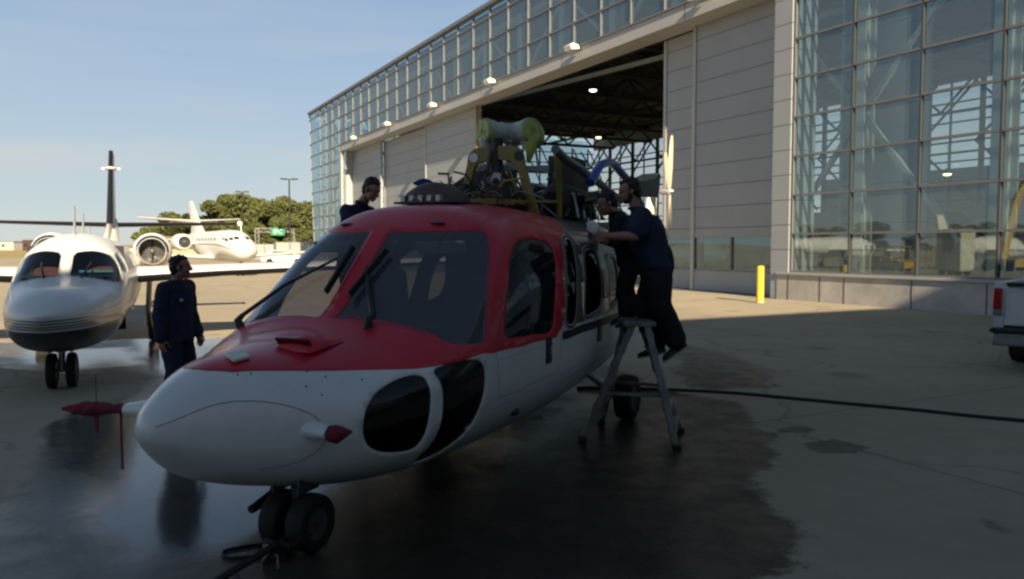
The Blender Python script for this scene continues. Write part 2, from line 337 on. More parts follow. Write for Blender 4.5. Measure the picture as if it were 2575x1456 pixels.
# ------------------------------------------------------------------ ground
def ground_mat():
    m=bpy.data.materials.new('apron_concrete'); m.use_nodes=True; t=m.node_tree; p=t.nodes['Principled BSDF']; Lk=t.links.new
    def N(ty,**k):
        n=t.nodes.new(ty)
        for a,b in k.items(): setattr(n,a,b)
        return n
    tcn=N('ShaderNodeTexCoord')
    def noi(scale,det=6,rough=.6,src=None):
        n=N('ShaderNodeTexNoise'); n.inputs['Scale'].default_value=scale; n.inputs['Detail'].default_value=det; n.inputs['Roughness'].default_value=rough; Lk(src or tcn.outputs['Object'],n.inputs['Vector']); return n.outputs[0]
    def math2(op,a,b,cl=False):
        n=N('ShaderNodeMath',operation=op); n.use_clamp=cl
        for i,x in enumerate((a,b)):
            if isinstance(x,(int,float)): n.inputs[i].default_value=x
            else: Lk(x,n.inputs[i])
        return n.outputs[0]
    def rng(x,a,b,c=0,d=1):
        n=N('ShaderNodeMapRange'); Lk(x,n.inputs[0])
        for i,v in enumerate((a,b,c,d)): n.inputs[i+1].default_value=v
        return n.outputs[0]
    def mixc(f,a,b):
        n=N('ShaderNodeMix',data_type='RGBA'); Lk(f,n.inputs[0])
        for i,x in ((6,a),(7,b)):
            if isinstance(x,tuple): n.inputs[i].default_value=x+(1,)
            else: Lk(x,n.inputs[i])
        return n.outputs[2]
    a1=N('ShaderNodeAttribute',attribute_name='damp'); a2=N('ShaderNodeAttribute',attribute_name='puddle')
    n1=noi(.35,8,.65); n2=noi(3.2,8,.7); n3=noi(40,3); n4=noi(1.2,8,.75)
    dry=mixc(rng(n1,.3,.7),(.34,.29,.215),(.43,.375,.285)); vo=N('ShaderNodeTexVoronoi'); vo.inputs['Scale'].default_value=.55; Lk(tcn.outputs['Object'],vo.inputs['Vector']); sp_=math2('ADD',vo.outputs['Distance'],math2('MULTIPLY',math2('SUBTRACT',n2,.5),.5)); dry=mixc(rng(sp_,.07,.2,.45,0),dry,(.09,.08,.065)); n5=noi(.12,5,.6); dry=mixc(rng(n5,.45,.7,0,.35),dry,(.20,.18,.145)); dry=mixc(rng(n2,.45,.8,0,.5),dry,(.26,.225,.175)); dry=mixc(rng(n3,.4,.7,0,.25),dry,(.42,.37,.29))
    vc=N('ShaderNodeTexVoronoi',feature='DISTANCE_TO_EDGE'); vc.inputs['Scale'].default_value=.22; dm=N('ShaderNodeMix',data_type='VECTOR') if 0 else N('ShaderNodeVectorMath',operation='ADD'); nv=N('ShaderNodeTexNoise'); nv.inputs['Scale'].default_value=1.1; nv.inputs['Detail'].default_value=6; Lk(tcn.outputs['Object'],nv.inputs['Vector']); Lk(tcn.outputs['Object'],dm.inputs[0]); Lk(nv.outputs['Color'],dm.inputs[1]); Lk(dm.outputs[0],vc.inputs['Vector'])
    dry=mixc(rng(vc.outputs['Distance'],0,.006,.5,0),dry,(.10,.09,.075))
    # joints of the slabs, parallel to the hangar
    mp=N('ShaderNodeMapping'); mp.inputs['Rotation'].default_value=(0,0,WALL*1.0); Lk(tcn.outputs['Object'],mp.inputs[0])
    br=N('ShaderNodeTexBrick'); br.offset=0; br.inputs['Scale'].default_value=1; br.inputs['Mortar Size'].default_value=.012; br.inputs['Mortar Smooth'].default_value=.3
    br.inputs['Brick Width'].default_value=6.1; br.inputs['Row Height'].default_value=6.1; Lk(mp.outputs[0],br.inputs['Vector'])
    dry=mixc(math2('MULTIPLY',br.outputs['Fac'],.65),dry,(.06,.055,.045))
    dmp=math2('ADD',a1.outputs['Fac'],math2('MULTIPLY',math2('SUBTRACT',n4,.5),.9)); dmp=math2('ADD',dmp,math2('MULTIPLY',math2('SUBTRACT',n2,.5),.25)); dmp=rng(dmp,.46,.56)
    pud=math2('ADD',a2.outputs['Fac'],math2('MULTIPLY',math2('SUBTRACT',n4,.5),.6)); pud=math2('ADD',pud,math2('MULTIPLY',math2('SUBTRACT',n2,.5),.5)); pud=rng(pud,.40,.70,0,.9)
    a3=N('ShaderNodeAttribute',attribute_name='wet_shade'); wetc=mixc(a3.outputs['Fac'],mixc(rng(n2,.3,.7),(.15,.14,.115),(.10,.095,.08)),mixc(rng(n2,.3,.7),(.026,.023,.018),(.012,.011,.009))); col=mixc(dmp,dry,wetc); Lk(col,p.inputs['Base Color'])  # wet tone, nearly black where the helicopter's shade is painted in
    rgh=math2('MULTIPLY',rng(n2,.3,.7,.26,.5),1.0)
    r0=N('ShaderNodeMix'); Lk(dmp,r0.inputs[0]); r0.inputs[2].default_value=.88; Lk(rgh,r0.inputs[3])
    r1=N('ShaderNodeMix'); Lk(pud,r1.inputs[0]); Lk(r0.outputs[0],r1.inputs[2]); r1.inputs[3].default_value=.085; Lk(r1.outputs[0],p.inputs['Roughness'])
    b=N('ShaderNodeBump'); b.inputs['Distance'].default_value=.01; Lk(n3,b.inputs['Height']); inv=math2('MULTIPLY',math2('SUBTRACT',1.0,pud),.35); Lk(inv,b.inputs['Strength'])
    rp=N('ShaderNodeTexNoise'); rp.inputs['Scale'].default_value=5; Lk(tcn.outputs['Object'],rp.inputs['Vector'])
    b2=N('ShaderNodeBump'); b2.inputs['Distance'].default_value=.01; b2.inputs['Strength'].default_value=.06; Lk(rp.outputs[0],b2.inputs['Height']); Lk(b.outputs[0],b2.inputs['Normal']); Lk(b2.outputs[0],p.inputs['Normal'])
    p.inputs['IOR'].default_value=1.4
    sp2=N('ShaderNodeMapRange'); Lk(a3.outputs['Fac'],sp2.inputs[0]); sp2.inputs[3].default_value=.5; sp2.inputs[4].default_value=.28; Lk(sp2.outputs[0],p.inputs['Specular IOR Level'])  # gloss lowered as well inside the painted shade
    return m
def seg(a,b,n): return list(np.linspace(a,b,n,endpoint=False))
xs=np.array([-2500,-1000,-400,-150,-60,-30]+seg(-18,10,190)+[10,16,30,60,150,400,1000,2500.]); ys=np.array([-600,-200,-60,-20,-4]+seg(1,24,170)+[24,32,50,90,150,300,700,1500,3500.])
def sdist(poly,X,Y):
    d=np.full(X.shape,1e9); ins=np.zeros(X.shape,bool)
    for i in range(len(poly)):
        (x1,y1),(x2,y2)=poly[i],poly[(i+1)%len(poly)]
        t=np.clip(((X-x1)*(x2-x1)+(Y-y1)*(y2-y1))/((x2-x1)**2+(y2-y1)**2+1e-9),0,1)
        d=np.minimum(d,np.hypot(X-x1-t*(x2-x1),Y-y1-t*(y2-y1)))
        c=((y1>Y)!=(y2>Y))
        if y1!=y2: ins^=c&(X<(x2-x1)*(Y-y1)/(y2-y1)+x1)
    return np.where(ins,d,-d)
X,Y=np.meshgrid(xs,ys,indexing='ij')
g2=lambda P:[(gp(x,y).x,gp(x,y).y) for x,y in P]
def field(P,soft): return np.clip(.5+sdist(g2(P),X,Y)/soft*.5,0,1)
damp=field([(-300,1330),(60,1240),(120,1060),(250,1010),(345,990),(375,945),(320,935),(200,945),(40,930),(-120,905),(-250,870),(330,852),(620,850),(1100,880),(1500,905),(1680,985),(1850,1010),(1935,1095),(1965,1160),(1890,1200),(1935,1280),(2025,1330),(1990,1400),(1900,1500),(1900,1600),(-300,1600)],.45)
for P,s,k in (([(1690,860),(1800,880),(1960,940),(1940,975),(1800,985),(1690,960)],.8,.92),([(2000,1115),(2100,1105),(2190,1125),(2150,1142),(2050,1138)],.12,1),([(2450,1290),(2530,1320),(2575,1310),(2560,1350),(2440,1340)],.3,.8),([(1950,1060),(2060,1075),(2080,1095),(1960,1090)],.3,.85)):
    damp=np.maximum(damp,field(P,s)*k)
pud=np.zeros_like(damp)
for P,s,k in (([(330,852),(560,846),(640,880),(560,930),(470,965),(395,940),(350,895)],.5,1),([(40,880),(330,872),(390,915),(200,930),(40,915)],.5,.9),([(120,1060),(330,1010),(800,1000),(900,1200),(820,1380),(300,1420),(140,1290)],.7,1),([(560,900),(1400,930),(1600,1000),(1300,1250),(900,1300),(700,1000)],.9,.75)):
    pud=np.maximum(pud,field(P,s)*k)
nx,ny=len(xs),len(ys)
vs=[(x,y,0.0) for x in xs for y in ys]; fs=[(i*ny+j,(i+1)*ny+j,(i+1)*ny+j+1,i*ny+j+1) for i in range(nx-1) for j in range(ny-1)]
me=bpy.data.meshes.new('ground'); me.from_pydata(vs,[],fs)
wet_shade=field([(560,1250),(760,1180),(900,1120),(1200,1040),(1450,930),(1750,900),(2250,1000),(2250,1600),(500,1650),(560,1440)],.9)  # wet ground under the helicopter, with its shade put into a darker colour
for n_,a in (('damp',damp),('puddle',pud),('wet_shade',wet_shade)):
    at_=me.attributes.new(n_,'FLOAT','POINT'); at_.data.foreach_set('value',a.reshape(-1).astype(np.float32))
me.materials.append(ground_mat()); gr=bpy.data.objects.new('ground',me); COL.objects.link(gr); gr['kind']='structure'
GR=mat('dry_grass',(.32,.25,.10),.95,var=.3,vscale=.1,bump=.5,bscale=3)
b=MB(); q=[at(-900,656,90),at(640,641,150),at(700,634,220),at(700,620.5,1400),at(-1500,620.5,1400)]
b.add([Vector((v.x,v.y,.004)) for v in q],[tuple(range(5))]); b.build('grass_field',GR)['kind']='structure'
b=MB(); q=[at(-900,660,84),at(640,645,140),at(640,641,150),at(-900,656,90)]
# low rising ground at the far left
b=MB(); n=60
for i in range(n+1):
    x=-1300+i*38; h=2.4+1.6*noise.noise(Vector((i*.22,0,0)))+ (3 if i<24 else 0)
    for yy,zz in ((420,-1),(470,h*.7),(560,h),(700,h)): b.v.append(Vector((x,yy,zz)))
for i in range(n):
    for k in range(3): b.f.append((i*4+k,(i+1)*4+k,(i+1)*4+k+1,i*4+k+1)); b.m.append(0)
b.build('hill',GR)['kind']='structure'
# ------------------------------------------------------------------ hangar (local x runs along its front away from the camera, local y points out onto the apron)
HA=Vector((9.23,27.59,0)); HZ=math.atan2(dv.y,dv.x)
hg=thing('hangar','huge glazed aircraft hangar with one tall door standing open behind the helicopter','hangar',HA,HZ)
TOP=16.0; rows=[2.25+1.31*k for k in range(11)]; GY=-.15
posts=[-.5+2.33*k for k in range(-14,29)]          # mullion positions along the front
def slant(t,z): return 65.4+(67-65.4)*z/TOP if t>64 else t
for i,t in enumerate(posts):
    z0=.95 if t<=-.4 else (11.42 if t<54 else .05)
    b=MB(); a=slant(t,z0); c=slant(t,TOP); b.bar((a,GY,z0),(c,GY,TOP),.065,.16,up=Vector((0,1,0))); b.build('mullion',MULD if t<-1 else HFRAME,hg)
    if i<len(posts)-1:
        t2=posts[i+1]; zz=.95 if t2<=-.4 else (11.42 if t<53 else .05); e=.035
        b=MB(); b.add([(slant(t,zz)+e,GY+.02,zz),(slant(t2,zz)-e,GY+.02,zz),(slant(t2,TOP)-e,GY+.02,TOP),(slant(t,TOP)+e,GY+.02,TOP)],[(0,1,2,3)]); b.build('glass_panel',GFAC,hg)
for k,z in enumerate([.95]+rows+[TOP]):
    spans=[(posts[0],-.5)] if z<11 else [(posts[0],slant(70,z))]
    if z<11: spans.append((54.2,slant(70,z)))
    b=MB()
    for s0,s1 in spans: b=MB(); b.box(((s0+s1)/2,GY+.03,z),(s1-s0,.10,.075 if k else .12)); b.build('transom',HFRAME,hg)
b=MB(); b.box((14.2,-.2,TOP+.1),(106,.5,.22)); b.build('roof_edge',HFRAME,hg)
# header beam over the doors with its soffit
b=MB(); b.box((26.85,-.35,11.06),(54.7,.86,.64)); b.box((26.85,-1.0,10.98),(54.7,.44,.4)); b.build('door_header',FASC,hg,bevel=.02)
b=MB(); b.box((26.85,.1,11.41),(54.7,.12,.07)); b.build('header_flashing',HFRAME,hg)
for t in np.arange(5,54,9.3): b=MB(); b.box((t,.082,11.05),(.03,.006,.6)); b.build('cladding_joint',BLK2,hg)
b=MB(); b.box((-.03,-.62,5.4),(.80,1.20,10.8)); b.build('door_jamb',CLAD,hg,bevel=.01)
b=MB(); b.box((54.65,-.8,5.4),(.8,1.7,10.8)); b.build('door_jamb',FASC,hg,bevel=.01)
b=MB(); b.box((-10,-.0,.43),(20.9,.0,.0))
# concrete upstand under the glass
b=MB(); b.box((-16.4,-.19,.43),(32.9,.38,.86)); b.build('concrete_base',CONC,hg)
b=MB(); b.box((-16.4,-.14,.905),(32.9,.42,.09)); b.build('sill_ledge',FASC,hg,bevel=.015)
for t in (-.45,-1.8,-2.75,-5.1,-7.3,-9.6,-12): b=MB(); b.box((t,.003,.42),(.03,.008,.84)); b.build('base_joint',SHEET,hg)
# sliding door leaves
def leaf(t0,t1,y,win=None):
    d=thing('door_leaf',None,None); d.parent=hg; d.location=(0,y,0)
    b=MB()
    if win:
        b.box(((t0+t1)/2,0,.46),(t1-t0,.16,.88)); b.box(((t0+t1)/2,0,6.47),(t1-t0,.16,8.58)); b.box((t0+.25,0,1.54),(.5,.16,1.28)); b.box((t1-.06,0,1.54),(.12,.16,1.28))
    else: b.box(((t0+t1)/2,0,5.4),(t1-t0,.16,10.72))
    b.build('cladding',CLAD,d)
    b=MB(); b.box((t0+.09,.1,5.4),(.18,.06,10.7)); b.box((t1-.09,.1,5.4),(.18,.06,10.7)); b.build('edge_trim',FASC,d)
    b=MB(); b.box(((t0+t1)/2,0,.01),(t1-t0,.12,.03)); b.build('bottom_seal',BLACK,d)
    if win:
        for w0,w1 in win:
            b=MB(); b.box(((w0+w1)/2,.02,1.54),(w1-w0-.05,.02,1.27)); f=b.build('window',GFAC,d)
            b=MB(); b.box((w1-.0,.06,1.54),(.06,.08,1.28)); b.build('window_post',HFRAME,d)
leaf(.65,5.72,-1.1,[(1.15,3.4),(3.4,5.6)]); leaf(5.5,8.0,-1.42,[(6.0,7.88)])
leaf(26.2,35.5,-1.1); leaf(35.3,45.9,-1.45); leaf(45.7,54.6,-1.1)
# leaves parked behind the glass
b=MB(); b.box((-1.85,-2.3,5.4),(2.5,.15,10.8)); b.build('parked_leaf',CLAD2,hg); b=MB(); b.box((-2.3,-2.8,5.4),(2.6,.15,10.8)); b.build('parked_leaf',CLAD2,hg)
b=MB(); b.box((26.3,-.9,5.4),(.12,.12,10.7)); b.build('guide_post',CHROM,hg)
# frame behind the glass
cols=[-.5-1.6+4.66*k for k in range(-6,15)]
for t in cols:
    z0=0 if (t<0 or t>54) else 11.2
    b=MB(); b.box((t,-1.5,(z0+15.4)/2),(.10,.5,15.4-z0)); b.box((t,-1.27,(z0+15.4)/2),(.5,.05,15.4-z0)); b.box((t,-1.73,(z0+15.4)/2),(.5,.05,15.4-z0)); b.build('column',HSTEEL,hg)
for i in range(len(cols)-1):
    t,t2=cols[i],cols[i+1]; b=MB()
    if t>0 and t2<55: zz=[11.4,15.2]
    else: zz=[.5,6.2,11.4,15.2]
    for k in range(len(zz)-1):
        b.bar((t,-1.5,zz[k]),(t2,-1.5,zz[k+1]),.16,.16) if (i+k)%2 else b.bar((t2,-1.5,zz[k]),(t,-1.5,zz[k+1]),.16,.16)
    b.build('brace',HSTEEL,hg)
for z in (11.4,15.2): b=MB(); b.box((18,-1.5,z),(96,.25,.3)); b.build('girder',HSTEEL,hg)
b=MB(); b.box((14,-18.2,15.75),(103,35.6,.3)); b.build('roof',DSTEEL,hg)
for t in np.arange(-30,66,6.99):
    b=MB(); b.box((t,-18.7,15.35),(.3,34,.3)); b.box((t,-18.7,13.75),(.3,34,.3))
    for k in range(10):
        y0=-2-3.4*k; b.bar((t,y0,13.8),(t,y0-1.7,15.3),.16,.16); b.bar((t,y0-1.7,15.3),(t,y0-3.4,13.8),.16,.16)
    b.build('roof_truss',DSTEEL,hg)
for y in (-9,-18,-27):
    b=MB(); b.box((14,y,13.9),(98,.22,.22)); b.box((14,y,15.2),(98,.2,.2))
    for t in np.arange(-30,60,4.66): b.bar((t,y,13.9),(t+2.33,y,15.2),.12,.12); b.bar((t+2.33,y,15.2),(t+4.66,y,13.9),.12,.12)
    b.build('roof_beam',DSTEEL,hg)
b=MB(); b.bar((-2,-12,13),(40,-6,13),.25,.25); b.build('crane_rail',HSTEEL,hg)
# far wall of the hangar
b=MB(); b.box((14,-36,2.4),(103,.3,4.8)); b.box((14,-36,14.9),(103,.3,1.9)); b.box((-4,-36,6.2),(66,.3,2.8)); b.build('back_wall',CLAD2,hg)
for t in np.arange(-36,64,4.66):
    z0=7.6 if t<26 else 4.8
    b=MB(); b.box((t+2.33,-36,(z0+13.95)/2),(4.5,.03,13.95-z0)); b.build('back_window',GFAR,hg)
    b=MB(); b.box((t,-35.9,9.4),(.28,.3,9.2)); b.box((t+2.33,-35.8,9.4),(.12,.12,9.2))
    for k,z in enumerate(np.arange(5.2,13.9,1.45)): b.box((t+2.33,-35.85,z),(4.6,.1,.12))
    b.bar((t,-35.2,5),(t+4.66,-35.2,9.4),.14,.14); b.bar((t+4.66,-35.2,9.4),(t,-35.2,13.8),.14,.14); b.bar((t,-34.6,13.8),(t+2.33,-34.6,11.6),.14,.14); b.bar((t+2.33,-34.6,11.6),(t+4.66,-34.6,13.8),.14,.14); b.box((t+2.33,-34.6,11.55),(4.7,.18,.2)); b.box((t+2.33,-34.6,8.6),(4.7,.12,.16))
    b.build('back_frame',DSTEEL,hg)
b=MB(); b.box((65.2,-18.3,2.5),(.3,35.4,5)); b.build('end_wall',CLAD2,hg)
for y in np.arange(-2,-36,-2.33):
    b=MB(); b.box((64.9,y,9.5),(.16,.14,9)); 
    b.bar((64.6,y,5),(64.6,y-2.33,9.4),.12,.12); b.bar((64.6,y-2.33,9.4),(64.6,y,13.8),.12,.12)
    b.build('end_frame',DSTEEL,hg)
for z in np.arange(5.5,14,1.31): b=MB(); b.box((64.9,-18,z),(.12,35,.11)); b.build('end_rail',DSTEEL,hg)
b=MB(); b.add([(65.45,-.2,0),(67,-.2,16),(67,-36,16),(65.45,-36,0)],[(0,1,2,3)]); b.build('end_glass',GFAC,hg)
b=MB(); b.box((15,-18.5,.004),(100,36,.01)); b.build('hangar_floor',mat('hangar_floor',(.16,.155,.145),.35,var=.1),hg)
b=MB(); b.box((-36,-18,8),(.3,36,16)); b.build('end_wall',CLAD2,hg)
# flood lights along the header
for x,y in ((1757,18),(1441,146),(1234,228),(1089,285),(975,328),(890,360)):
    r=ray(x,y); n=ev; o_=HA-ev*.35; k=(o_-CAM).dot(n)/r.dot(n); P=CAM+r*k; rel=P-HA; t=rel.dot(dv); z=P.z
    f=thing('flood_light',None,None); f.parent=hg; f.location=(t,.35,11.35)
    b=MB(); b.prism([(-.30,-.10),(.18,-.17),(.26,.05),(.1,.16),(-.22,.09)],(0,.1,0),(0,1,0),(0,0,1),.62); b.build('housing',mat('lamp_housing',(.78,.74,.64),.35,coat=.3),f,bevel=.02)
    b=MB(); b.box((0,.06,-.16),(.5,.34,.015),Matrix.Rotation(R(-9),3,'X')); b.build('lens',GFAR,f)
    b=MB(); b.box((0,-.26,.02),(.12,.3,.08)); b.build('bracket',HFRAME,f)
for (x,y,D,mt,c) in ((1505,345,62,LAMP,'warm'),(1491,226,47,LAMP2,'greenish white'),(2291,171,30,LAMP2,'cold white'),(2382,437,44,LAMP,'yellow'),):
    P=at(x,y,D); l=thing('ceiling_lamp',{'warm':'warm glowing lamp hanging in the open door of the dark hangar','greenish white':'greenish white lamp high up in the open hangar door','cold white':'small white lamp behind the upper glass right of the doors','yellow':'yellowish lamp behind the middle glass right of the doors'}[c],'lamp',P,group='lamps hanging inside the hangar')
    b=MB(); b.tube([(0,0,.0),(0,0,.12),(0,0,.3)],[.26,.2,.06],16); b.build('shade',BLK2,l); b=MB(); b.ell((0,0,-.02),(.22,.22,.1)); b.build('bulb',mt,l)
    b=MB(); b.tube([(0,0,.3),(0,0,1.6)],.015,6); b.build('cord',BLK2,l)
# building behind the camera whose roof edge casts the shade
ob=thing('building','long grey hangar behind the photographer shading the apron','building',HA,HZ)
b=MB(); b.box((-49,55,8.05),(22,190,16.1)); b.build('wall',CLAD2,ob)
for k in range(12):
    b=MB(); b.box((-37.97,-24+14*k,3.2),(.04,7,5.2)); b.build('window',GFAC,ob)
# ------------------------------------------------------------------ yellow bollard
P=gp(1911,761); o=thing('bollard','thick yellow steel bollard standing in front of the hangar door','bollard',P)
b=MB(); b.tube([(0,0,0),(0,0,1.16)],.118,24); b.build('post',YEL,o,bevel=.01); b=MB(); b.ell((0,0,1.16),(.118,.118,.045),n=24); b.build('cap',YEL,o); b=MB(); b.tube([(0,0,0),(0,0,.03)],.14,24); b.build('base_ring',CONC,o)
# ------------------------------------------------------------------ trees
LEAF=mat('leaf',(.085,.098,.028),.7,var=.45,vscale=.35); BARK=mat('bark',(.09,.06,.04),.9,bump=.4)
def tree_mesh(seed,wd,ht,nl,leaf=.42):
    rnd=random.Random(seed); b=MB(); tr=MB(); th=ht*.3
    tr.tube([(0,0,0),(.1,0,th*.5),(0,.1,th),(.1,.1,ht*.6)],[.38,.3,.26,.1],8)
    blobs=[]
    for i in range(20):
        a=rnd.random()*2*PI; rr=math.sqrt(rnd.random())*wd*.42; z=ht*(.25+.62*rnd.random()); k=1-abs(z/ht-.5)*.9
        c=Vector((math.cos(a)*rr*k*1.15,math.sin(a)*rr*k*1.15,z*(.85+.3*rnd.random()))); blobs.append((c,wd*(.09+.12*rnd.random()))); tr.tube([(0,0,th),(c*.5+Vector((0,0,th*.4))),c],[.14,.09,.03],5)
    blobs.append((Vector((0,0,ht*.84)),wd*.2))
    for i in range(nl):
        c,r=rnd.choice(blobs); d=Vector((rnd.gauss(0,1),rnd.gauss(0,1),rnd.gauss(0,1))).normalized()*r*(rnd.random()**.35)
        p=c+Vector((d.x,d.y,d.z*.75)); s_=leaf*(.5+rnd.random()); u=Vector((rnd.gauss(0,1),rnd.gauss(0,1),rnd.gauss(0,1))).normalized(); v_=u.orthogonal().normalized()*s_*.5; u=u*s_*.7
        b.add([p-u,p+v_,p+u,p-v_],[(0,1,2,3)])
    return b,tr
TV=[]
for sd,wd,ht,nl in ((3,11,11,9000),(5,13,12,9500),(8,9,9,7000)):
    b,tr=tree_mesh(sd,wd,ht,nl); me1=bpy.data.meshes.new('crown'); me1.from_pydata([tuple(v) for v in b.v],[],b.f); me1.materials.append(LEAF); TV.append((me1,tr.mesh('trunk',BARK,60),ht))
def tree(x,ytop,D,var,wsc,label):
    P=gp(x,0) if 0 else at(x,ytop,D); ht=P.z; k=ht/TV[var][2]*1.02
    o=thing('tree',label,'tree',(P.x,P.y,0),random.random()*6,'trees behind the airfield fence'); 
    for me_,nm in ((TV[var][0],'crown'),(TV[var][1],'trunk')):
        c=bpy.data.objects.new(nm,me_); COL.objects.link(c); c.parent=o; c.scale=(k*wsc,k*wsc,k)
for a in ((425,533,185,2,1.45,'small round tree left of the white tail fin of the distant jet'),(385,568,190,2,1.2,'lowest small tree above the round engine at left'),(482,546,180,0,1.2,'low tree directly behind the tail fin of the distant jet'),
    (545,512,160,0,1.05,'tree just right of the distant tail fin'),(600,500,165,1,1.1,'tree behind the farther lamp post'),(655,499,158,0,1.1,'tallest tree between the two lamp posts'),(700,512,150,1,1.0,'tree over the green road sign'),(760,512,152,1,1.1,'tree touching the glazed hangar corner'),(730,540,140,2,1.2,'lower tree at the foot of the nearer lamp post'),(580,560,140,2,1.4,'bushy tree above the cockpit of the distant jet'),(645,560,138,2,1.3,'low bushy tree left of the road sign')):
    tree(*a)
# ------------------------------------------------------------------ lamp posts, road sign, fences, far buildings
for x,yt,D,nl,lab in ((727,450,118,2,'tall twin-head lamp post nearest the hangar corner'),(609,482,150,2,'farther and smaller twin-head lamp post in front of the trees')):
    P=at(x,yt,D); o=thing('lamp_post',lab,'lamp post',(P.x,P.y,0),R(12),'apron lamp posts')
    b=MB(); b.tube([(0,0,0),(0,0,P.z)],[.16,.10],10); b.build('pole',BLK2,o)
    b=MB(); b.tube([(-.85,0,P.z-.08),(.85,0,P.z-.08)],.06,8); b.build('arm',BLK2,o)
    for s_ in (-1,1): b=MB(); b.box((s_*.78,0,P.z),(.95,.5,.22)); b.build('lamp_head',BLK2,o,bevel=.03)
GA=mat('gantry_steel',(.35,.34,.32),.5,metal=.3)
A=at(646,580,132); B=at(735,583,132); o=thing('road_sign','green highway sign on a grey lattice gantry in front of the trees','road sign',((A.x+B.x)/2,A.y,0))
w2=(B.x-A.x)/2
for s_ in (-1,1):
    b=MB()
    for dx in (-.3,.3): b.box((s_*w2+dx,0,2.4),(.09,.09,4.8))
    for k in range(7): b.bar((s_*w2-.3,0,.3+k*.65),(s_*w2+.3,0,.95+k*.65),.05,.05)
    b.build('gantry_leg',GA,o)
b=MB()
for z in (4.1,4.75): b.box((0,0,z),(w2*2+.6,.09,.09))
for k in range(10): x0=-w2+k*w2*.2; b.bar((x0,0,4.1 if k%2 else 4.75),(x0+w2*.2,0,4.75 if k%2 else 4.1),.05,.05)
b.build('gantry_beam',GA,o)
S0=at(695,582,131); b=MB(); b.box((S0.x-(A.x+B.x)/2,-.25,S0.z),(2.3,.06,1.35)); sb=b.build('sign_board',mat('sign_green',(.02,.22,.12),.5),o,bevel=.05)
b=MB()
for dx,dz,wd,hh in ((-.35,.28,.75,.14),(.55,.28,.4,.14),(-.2,0,1.1,.14),(-.45,-.3,.55,.14),(.45,-.3,.5,.14)): b.box((S0.x-(A.x+B.x)/2+dx,-.285,S0.z+dz),(wd,.01,hh))
b.build('lettering',mat('sign_white',(.5,.6,.55),.5),sb)
FG=layered('fence_sheet',(.16,.18,.18),(.36,.38,.38),.6,.32,.3,'X',.1)
for x0,x1,yt,yb,D,lab in ((640,690,614,645,112,'grey corrugated fence panel left of the nearer lamp post'),(694,800,609,643,108,'longer grey corrugated fence reaching the hangar corner')):
    P=at(x0,yt,D);Q=at(x1,yt,D); o=thing('fence',lab,'fence',(P.x,P.y,0),0,'airfield fences'); b=MB(); b.box(((Q.x-P.x)/2,0,P.z/2),(Q.x-P.x,.12,P.z)); b.build('panel',FG,o)
    n_=int((Q.x-P.x)/2.4)+1
    for i in range(n_+1): b=MB(); b.box(((Q.x-P.x)*i/n_,-.12,P.z/2+.1),(.12,.1,P.z+.2)); b.build('post',HFRAME,o)
TAN=mat('tan_wall',(.38,.30,.20),.8,var=.08,vscale=.3)
for x0,x1,yt,D,lab,mt_ in ((372,520,597,135,'long low tan building behind the two white jet engines',TAN),(330,372,606,128,'small tan shed left of the low tan building',TAN),(52,76,604,300,'tiny dark brown hut on the dry field at far left',mat('dark_brick',(.06,.035,.03),.8)),(-40,30,608,330,'pale low buildings on the horizon at the left edge',mat('pale_wall',(.45,.42,.38),.8))):
    P=at(x0,yt,D);Q=at(x1,yt,D); W_=Q.x-P.x; o=thing('building',lab,'building',((P.x+Q.x)/2,P.y+5,0)); h=P.z
    b=MB(); b.box((0,0,h/2),(W_,8,h)); b.build('wall',mt_,o); b=MB(); b.box((0,0,h+.1),(W_+.5,8.5,.2)); b.build('roof',HFRAME,o)
    for k in range(max(1,int(W_/3))): b=MB(); b.box((-W_/2+1.2+k*3,-4.02,h*.55),(1.1,.05,h*.3)); b.build('window',GFAR if 0 else BLK2,o)

# ------------------------------------------------------------------ helicopter (local x aft, local -y = its left side, z up)
TH=R(24.1); HN=Vector((-1.97,4.2,0)); AXH=Vector((math.sin(TH),math.cos(TH),0)); PORT=Vector((math.cos(TH),-math.sin(TH),0))
heli=thing('helicopter','red and white helicopter with bare rotor hub on the wet apron, nearest aircraft','helicopter',HN,PI/2-TH)
def hl(x,y,port):
    r=ray(x,y); o_=HN+PORT*port; k=(o_-CAM).dot(PORT)/r.dot(PORT); P=CAM+r*k-HN; return Vector((P.dot(AXH),-port,P.z))
KS=[0,0.35,0.8,1.25,1.6,2.0,2.35,2.8,3.6,4.6,6.0,7.4,9.0,11.0]
HT=[[.32,.47,.745,.961,1.075,1.093,1.095,1.106,1.117,1.095,1.017,.62,.36,.2],
[1.16,1.235,1.218,1.253,1.348,1.698,2.008,2.19,2.23,2.19,2.147,2.05,1.98,1.95],
[.63,.43,.35,.275,.255,.235,.22,.215,.222,.28,.431,.85,1.25,1.5],
[.85,.78,.79,.868,.935,.985,.997,1.03,1.024,1.039,1.085,1.4,1.6,1.72],
[2.0,1.9,1.9,1.98,2.22,2.442,2.6,2.80,2.96,3.03,3.1,2.4,2.1,2.],
[2.2,2.35,2.5,2.66,2.78,2.82,2.81,2.8,2.79,2.69,2.586,2.3,2.1,2.]]
H=Hull(KS,HT)
wsP=[(2.294,.237),(2.294,.208),(2.354,.182),(2.434,.163),(2.545,.148),(2.594,.140),(2.55,.131),(2.394,.112),(2.234,.095),(2.093,.073),(1.985,.045),(1.93,.045),(1.753,.070),(1.673,.090),(1.653,.122),(1.633,.150),(1.630,.175),(1.61,.213),(1.573,.240)]
dwin=[(2.79,.112),(2.935,.117),(3.215,.116),(3.42,.112),(3.49,.102),(3.44,.088),(3.275,.052),(3.215,.028),(3.16,.016),(3.05,.013),(2.614,.018),(2.28,.028),(2.27,.036),(2.374,.065),(2.554,.093)]
